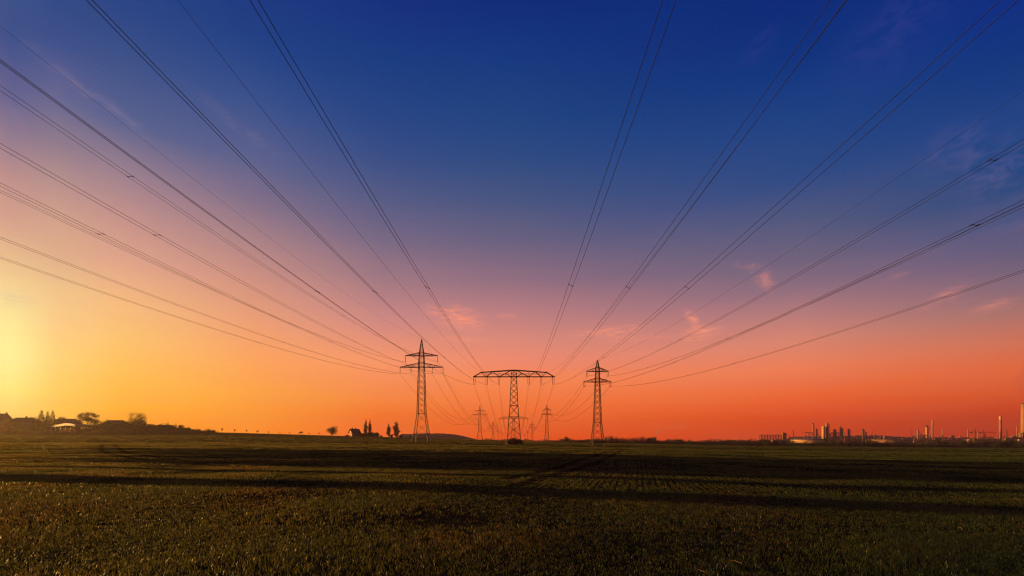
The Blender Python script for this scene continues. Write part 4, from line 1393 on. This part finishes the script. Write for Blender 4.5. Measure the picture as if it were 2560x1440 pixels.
for k, (px, yt, wpx) in enumerate([(1968, 1097, 5), (1974, 1094, 3), (2012, 1092, 4), (2046, 1085, 3), (2048, 1094, 6), (2111, 1080, 3), (2117.5, 1090, 5), (2129, 1094, 7), (2136, 1090, 3),
                                   (2171, 1094, 6), (2194, 1094, 3), (2202, 1092, 5), (2232, 1095, 8), (2245, 1091, 2.5), (2258, 1096, 6), (2268, 1092, 3), (2285, 1090, 5), (2289, 1083, 2.2), (2309, 1092, 7),
                                   (2324, 1090, 5), (2338, 1095, 8), (2348, 1089, 3), (2364, 1093, 7), (2392, 1096, 8), (2400, 1088, 2.4), (2410, 1093, 6), (2433, 1090, 3), (2455, 1092, 6), (2472, 1092, 4), (2482, 1087, 2.4), (2494, 1095, 6), (2508, 1092, 5)]):
    lab = "small hazy process unit squeezed between the refinery's larger structures"
    if wpx < 4:
        column("process_unit", lab, "process unit", px - wpx / 2, px + wpx / 2, yt, ("plant_grey", "plant_dark", "stack_red")[k % 3], 1515, 1, 0.95, k % 2 == 0, pipe=False, group="small process units")
    else:
        t = steel_frame("process_unit", lab, px - wpx / 2, px + wpx / 2, yt, 1518, 3, 3, ("plant_grey", "plant_dark")[k % 2], 3)
        t["category"] = "process unit"; t["group"] = "small process units"
# far small works near the smoking stack
column("stack", "small smoking stack above the belt trees, far from the refinery", "chimney", 1639.2, 1641, 1088, "plant_pale", 1700, 1, 0.8, False, pipe=False)
block("far_works", "hazy pale works building beside the small smoking stack", "building", 1628, 1638, 1094, "plant_pale", 1705, 16, win=False)
block("far_works", "little pale shed past the small smoking stack", "building", 1668, 1675, 1099, "tank_white", 1690, 10, win=False)
block("far_works", "long low pale roof among the trees before the cooler bank", "building", 1800, 1870, 1101.5, "plant_grey", 1650, 16, win=False)
# belt of low pipework that ties the plant together
steel_frame("pipe_rack", "long low pipe rack behind the wide low tank", 2215, 2290, 1097.5, 1530, 14, 2, "plant_grey", 10)
steel_frame("pipe_rack", "long low pipe rack behind the rust-coloured shed", 2330, 2420, 1097.5, 1530, 16, 2, "plant_grey", 12)
steel_frame("pipe_rack", "pipe rack between the bright columns and the lone sunlit column", 2098, 2140, 1097, 1530, 9, 2, "plant_grey", 8)

# ------------------------------------------------------------------ smoke
def smoke_mat(name, col, dens):
    m = bpy.data.materials.new(name); m.use_nodes = True
    nt = m.node_tree
    nt.nodes.remove(nt.nodes["Principled BSDF"])
    v = nt.nodes.new("ShaderNodeVolumePrincipled")
    v.inputs["Color"].default_value = (*col, 1); v.inputs["Density"].default_value = dens; v.inputs["Anisotropy"].default_value = 0.2
    nt.links.new(v.outputs["Volume"], nt.nodes["Material Output"].inputs["Volume"])
    return m
def plume(label, pts, m):
    mb = MB()
    ring = 12
    vs, fs = [], []
    rnd = random.Random(3)
    for (x, y, z, r) in pts:
        for k in range(ring):
            a = 2 * math.pi * k / ring
            q = r * rnd.uniform(0.85, 1.15)
            vs.append((x + q * math.cos(a), y + q * math.sin(a) * 0.9, z + q * 0.35 * math.cos(a + 2.2)))
    for i in range(len(pts) - 1):
        for k in range(ring):
            k2 = (k + 1) % ring
            fs.append((i * ring + k, i * ring + k2, (i + 1) * ring + k2, (i + 1) * ring + k))
    fs.append(tuple(reversed(range(ring)))); fs.append(tuple(range((len(pts) - 1) * ring, len(pts) * ring)))
    mb.add(vs, fs)
    o = mb.build("smoke_plume", m, None, True)
    tag(o, label, "smoke", kind="stuff")
Y = 1700
plume("pale wind-bent steam plume from the small smoking stack", [P(1640.1, 1087, Y) + (0.9,), P(1641, 1085, Y) + (1.8,), P(1643.5, 1081.5, Y) + (2.9,), P(1646.5, 1078.5, Y) + (3.4,), P(1649.5, 1075, Y) + (2.4,), P(1652, 1072.5, Y) + (1.0,)],
      smoke_mat("steam", (0.95, 0.95, 0.95), 0.22))
Y = 1500
plume("thin brownish smoke rising from the tallest chimney", [P(2558.5, 1005, Y) + (5,), P(2556, 985, Y) + (9,), P(2551, 965, Y) + (13,), P(2550, 945, Y) + (15,), P(2556, 930, Y) + (11,), P(2562, 918, Y) + (6,)],
      smoke_mat("smoke", (0.35, 0.28, 0.25), 0.004))

# ------------------------------------------------------------------ haze
HAZE = 0.00014
hz = MB(); hz.box(-760, 2900, -260, 3000, -60, 132)
hm = bpy.data.materials.new("evening_haze"); hm.use_nodes = True
nt = hm.node_tree; nt.nodes.remove(nt.nodes["Principled BSDF"])
pv = nt.nodes.new("ShaderNodeVolumePrincipled")
pv.inputs["Color"].default_value = (0.95, 0.78, 0.60, 1); pv.inputs["Density"].default_value = HAZE; pv.inputs["Anisotropy"].default_value = 0.75
nt.links.new(pv.outputs["Volume"], nt.nodes["Material Output"].inputs["Volume"])
tag(hz.build("haze", hm), "pale evening haze lying over the whole plain", "haze", kind="stuff")

# ------------------------------------------------------------------ world sky
w = bpy.data.worlds.new("World"); SC.world = w; w.use_nodes = True
nt = w.node_tree; nt.nodes.clear()
N, LK = nt.nodes.new, nt.links.new
out = N("ShaderNodeOutputWorld"); bg = N("ShaderNodeBackground"); LK(bg.outputs[0], out.inputs[0])
tc = N("ShaderNodeTexCoord")
nrm = N("ShaderNodeVectorMath"); nrm.operation = "NORMALIZE"; LK(tc.outputs["Generated"], nrm.inputs[0])
sx = N("ShaderNodeSeparateXYZ"); LK(nrm.outputs[0], sx.inputs[0])
def math_(op, a, b=None):
    n = N("ShaderNodeMath"); n.operation = op
    for i, v in enumerate((a, b)):
        if v is None: continue
        if isinstance(v, (int, float)): n.inputs[i].default_value = v
        else: LK(v, n.inputs[i])
    return n.outputs[0]
AZ = math_("ARCTAN2", sx.outputs["X"], sx.outputs["Y"])
EL = math_("ARCSINE", sx.outputs["Z"])
EMIN, EMAX = -0.06, 1.25
mr = N("ShaderNodeMapRange"); mr.inputs[1].default_value = EMIN; mr.inputs[2].default_value = EMAX; LK(EL, mr.inputs[0])
SKY = {
    30: [(0, (28, 73, 136)), (100, (24, 72, 138)), (250, (84, 92, 143)), (350, (136, 117, 142)), (450, (181, 139, 140)), (550, (203, 155, 140)), (650, (223, 185, 141)), (720, (236, 210, 150)), (800, (240, 233, 156)), (900, (255, 240, 156)), (980, (255, 229, 126)), (1099, (246, 162, 67))],
    140: [(0, (8, 67, 135)), (100, (31, 73, 139)), (250, (90, 98, 144)), (350, (130, 117, 140)), (450, (173, 140, 141)), (547, (202, 157, 139)), (650, (218, 173, 139)), (720, (233, 195, 140)), (807, (243, 202, 137)), (900, (255, 208, 120)), (980, (255, 202, 94)), (1099, (252, 171, 48))],
    300: [(0, (4, 63, 134)), (100, (27, 71, 136)), (200, (53, 82, 139)), (300, (73, 93, 142)), (416, (143, 122, 143)), (550, (193, 144, 139)), (650, (219, 162, 139)), (750, (242, 185, 129)), (850, (247, 194, 110)), (950, (252, 186, 74)), (1010, (255, 177, 47)), (1099, (251, 127, 0))],
    630: [(0, (0, 54, 131)), (100, (1, 61, 134)), (250, (43, 78, 140)), (400, (85, 95, 141)), (500, (122, 108, 137)), (600, (168, 129, 135)), (700, (205, 145, 131)), (800, (236, 159, 119)), (900, (255, 165, 92)), (980, (255, 163, 63)), (1020, (255, 153, 44)), (1099, (255, 132, 0))],
    950: [(0, (0, 45, 126)), (150, (0, 58, 131)), (300, (28, 68, 134)), (400, (49, 77, 135)), (500, (81, 90, 133)), (600, (116, 103, 133)), (700, (159, 120, 132)), (800, (207, 137, 133)), (900, (251, 153, 107)), (1000, (255, 135, 60)), (1040, (255, 110, 24)), (1099, (255, 90, 3))],
    1284: [(0, (0, 41, 122)), (100, (0, 51, 128)), (300, (22, 67, 130)), (400, (40, 74, 131)), (500, (66, 84, 128)), (600, (101, 96, 128)), (700, (143, 110, 129)), (780, (188, 127, 130)), (850, (222, 139, 122)), (900, (243, 139, 112)), (950, (255, 138, 82)), (1000, (255, 124, 60)), (1045, (255, 108, 35)), (1099, (255, 80, 0))],
    2000: [(0, (0, 40, 121)), (150, (0, 51, 127)), (300, (21, 65, 133)), (450, (40, 74, 133)), (550, (78, 88, 127)), (650, (107, 98, 125)), (720, (142, 110, 127)), (780, (182, 124, 125)), (850, (221, 136, 113)), (920, (245, 129, 86)), (980, (248, 108, 52)), (1040, (244, 76, 5)), (1099, (222, 58, 0))],
    2530: [(0, (0, 44, 130)), (150, (2, 54, 128)), (300, (21, 66, 133)), (450, (3, 69, 126)), (550, (71, 84, 129)), (650, (103, 94, 124)), (720, (134, 106, 121)), (780, (169, 116, 110)), (850, (212, 118, 91)), (920, (235, 107, 59)), (980, (230, 90, 39)), (1040, (214, 59, 9)), (1099, (195, 46, 9))],
}
ZEN = (2, 24, 90)
def column_ramp(stops):
    rp = N("ShaderNodeValToRGB"); cr = rp.color_ramp
    LK(mr.outputs[0], rp.inputs["Fac"])
    st = sorted(stops)
    st = [((e - EMIN) / (EMAX - EMIN), c) for e, c in st]
    while len(cr.elements) < len(st): cr.elements.new(0.5)
    for el, (p, c) in zip(cr.elements, st):
        el.position = min(1, max(0, p)); el.color = (*s2l(c), 1)
    return rp.outputs["Color"]
cols = []
for px, st in SKY.items():
    a = math.atan((px - CX) / F)
    L_ = [(math.atan((HY - y) / F * math.cos(a)), c) for y, c in st]
    L_.append((EMAX, ZEN)); L_.append((EMIN, tuple(v * 0.55 for v in st[-1][1])))
    cols.append((a, column_ramp(L_)))
dusk = [(EMIN, (50, 36, 30)), (0.0, (100, 66, 50)), (0.12, (96, 78, 76)), (0.3, (62, 72, 96)), (0.7, (20, 50, 104)), (EMAX, ZEN)]
glow = [(EMIN, (150, 110, 50)), (0.0, (250, 190, 80)), (0.10, (255, 225, 130)), (0.2, (252, 222, 150)), (0.35, (225, 175, 140)), (0.55, (130, 110, 140)), (0.8, (40, 62, 124)), (EMAX, ZEN)]
cd = column_ramp(dusk)
cols = [(-math.pi, cd), (math.radians(-115), cd), (math.radians(-66), column_ramp(glow))] + cols + [(math.radians(95), cd), (math.pi, cd)]
prev = cols[0][1]
for (a0, _), (a1, c1) in zip(cols[:-1], cols[1:]):
    m_ = N("ShaderNodeMapRange"); m_.inputs[1].default_value = a0; m_.inputs[2].default_value = a1
    LK(AZ, m_.inputs[0])
    mx = N("ShaderNodeMixRGB"); LK(m_.outputs[0], mx.inputs[0]); LK(prev, mx.inputs[1]); LK(c1, mx.inputs[2])
    prev = mx.outputs[0]
sky = prev
# clouds: thin wisps
cv = N("ShaderNodeCombineXYZ"); LK(AZ, cv.inputs[0]); LK(EL, cv.inputs[1])
def cloud_noise(sx_, sy_, rot, dist, detail=9):
    mp_ = N("ShaderNodeMapping"); mp_.inputs["Rotation"].default_value = (0, 0, rot); mp_.inputs["Scale"].default_value = (sx_, sy_, 1)
    LK(cv.outputs[0], mp_.inputs[0])
    nz = N("ShaderNodeTexNoise"); nz.inputs["Scale"].default_value = 1.0; nz.inputs["Detail"].default_value = detail
    nz.inputs["Roughness"].default_value = 0.70; nz.inputs["Distortion"].default_value = dist
    LK(mp_.outputs[0], nz.inputs["Vector"])
    r = N("ShaderNodeMapRange"); r.interpolation_type = "SMOOTHSTEP"; r.inputs[1].default_value = 0.36; r.inputs[2].default_value = 0.70
    LK(nz.outputs["Fac"], r.inputs[0])
    return r.outputs[0]
NZ = [cloud_noise(15, 80, 0.06, 1.6), cloud_noise(30, 60, -0.5, 1.0), cloud_noise(12, 40, 0.35, 1.5)]
CLOUDS = [  # px, py, half w, half h (photo px), angle deg (up to the right), strength, noise
    (1142, 793, 78, 26, -12, 1.0, 0), (1165, 805, 45, 15, -20, 0.6, 0), (1160, 848, 70, 8, -2, 0.55, 0), (1265, 790, 26, 8, 0, 0.45, 0),
    (1520, 829, 95, 12, 4, 0.9, 0), (1560, 846, 60, 16, 0, 0.45, 0), (1640, 843, 60, 6, 0, 0.35, 0),
    (1752, 832, 52, 18, 8, 1.0, 0), (1732, 800, 34, 12, -55, 0.75, 1), (1905, 695, 50, 16, -50, 0.5, 1), (1880, 668, 60, 10, -20, 0.2, 1),
    (2360, 742, 66, 15, 25, 0.36, 0), (2490, 763, 76, 15, 12, 0.34, 0), (1620, 885, 60, 6, 0, 0.25, 0), (2245, 688, 40, 8, 15, 0.15, 0),
    (2490, 430, 130, 75, 20, 0.5, 1), (2380, 385, 90, 60, -40, 0.4, 1), (2540, 565, 90, 14, 8, 0.45, 0), (2230, 80, 180, 70, 20, 0.14, 1), (1900, 115, 60, 20, 25, 0.12, 1),
    (250, 250, 190, 15, -21, 0.45, 2), (600, 318, 130, 14, -21, 0.32, 2), (50, 320, 24, 60, 20, 0.2, 2), (30, 745, 70, 20, 5, 0.3, 0),
]
for (px, py, hw, hh, an, st, k) in CLOUDS:
    az0 = math.atan((px - CX) / F); el0 = math.atan((HY - py) / F * math.cos(az0))
    c = math.cos(az0)
    mp_ = N("ShaderNodeMapping"); mp_.vector_type = "TEXTURE"
    mp_.inputs["Location"].default_value = (az0, el0, 0)
    mp_.inputs["Rotation"].default_value = (0, 0, math.radians(an))
    mp_.inputs["Scale"].default_value = (hw / F * c * c * 1.35, hh / F * c * 1.5, 1)
    LK(cv.outputs[0], mp_.inputs[0])
    ln = N("ShaderNodeVectorMath"); ln.operation = "LENGTH"; LK(mp_.outputs[0], ln.inputs[0])
    r = N("ShaderNodeMapRange"); r.interpolation_type = "SMOOTHSTEP"
    r.inputs[1].default_value = 1.0; r.inputs[2].default_value = 0.0; r.inputs[3].default_value = 0.0; r.inputs[4].default_value = st
    LK(ln.outputs["Value"], r.inputs[0])
    fac = math_("MINIMUM", math_("MULTIPLY", math_("MULTIPLY", r.outputs[0], NZ[k]), 1.35 if py > 600 else 0.55), 0.95)
    mx = N("ShaderNodeMixRGB"); LK(fac, mx.inputs[0]); LK(sky, mx.inputs[1])
    low = py > 600
    cc = (250, 150, 122) if low and px > 100 else ((150, 122, 160) if px > 1300 else (172, 142, 168))
    if py < 600 and px > 1300: cc = (128, 110, 158)
    mx.inputs[2].default_value = (*s2l(cc), 1)
    sky = mx.outputs[0]
# thin uneven haze layers that stretch along the sky
lay = cloud_noise(3.5, 26, 0.03, 0.8, 5)
fd = N("ShaderNodeMapRange"); fd.interpolation_type = "SMOOTHSTEP"; fd.inputs[1].default_value = 0.55; fd.inputs[2].default_value = 0.02; fd.inputs[3].default_value = 0.0; fd.inputs[4].default_value = 0.10
LK(EL, fd.inputs[0])
mx = N("ShaderNodeMixRGB"); LK(math_("MULTIPLY", lay, fd.outputs[0]), mx.inputs[0]); LK(sky, mx.inputs[1]); mx.inputs[2].default_value = (*s2l((214, 128, 112)), 1)
sky = mx.outputs[0]
# the clear-sky model, dim at this low sun, adds its own share
ns = N("ShaderNodeTexSky"); ns.sky_type = "NISHITA"; ns.sun_disc = False
ns.sun_elevation = math.radians(SUN_EL); ns.sun_rotation = math.radians(SUN_AZ % 360)
sc_ = N("ShaderNodeVectorMath"); sc_.operation = "SCALE"; LK(ns.outputs[0], sc_.inputs[0]); sc_.inputs["Scale"].default_value = 0.0015
ad = N("ShaderNodeVectorMath"); ad.operation = "ADD"; LK(sky, ad.inputs[0]); LK(sc_.outputs[0], ad.inputs[1])
LK(ad.outputs[0], bg.inputs["Color"])
bg.inputs["Strength"].default_value = 2 ** -EXPO   # the sky as the photograph is exposed

# ------------------------------------------------------------------ sun
sl = bpy.data.lights.new("sun", "SUN"); sl.energy = 5.0; sl.angle = math.radians(0.9); sl.color = (1.0, 0.51, 0.13)
so = bpy.data.objects.new("sun", sl); COL.objects.link(so)
a, e = math.radians(SUN_AZ), math.radians(SUN_EL)
d = Vector((math.sin(a) * math.cos(e), math.cos(a) * math.cos(e), math.sin(e)))
so.rotation_euler = d.to_track_quat("Z", "Y").to_euler()
so.location = d * 300

# ------------------------------------------------------------------ render settings
SC.view_settings.view_transform = "Standard"
SC.view_settings.look = "None"
SC.view_settings.exposure = EXPO
SC.cycles.filter_width = 1.2
SC.view_settings.gamma = 1
SC.view_settings.use_curve_mapping = False
cy = SC.cycles
cy.use_denoising = True
cy.max_bounces = 5
cy.diffuse_bounces = 2
cy.volume_bounces = 0
cy.transparent_max_bounces = 8
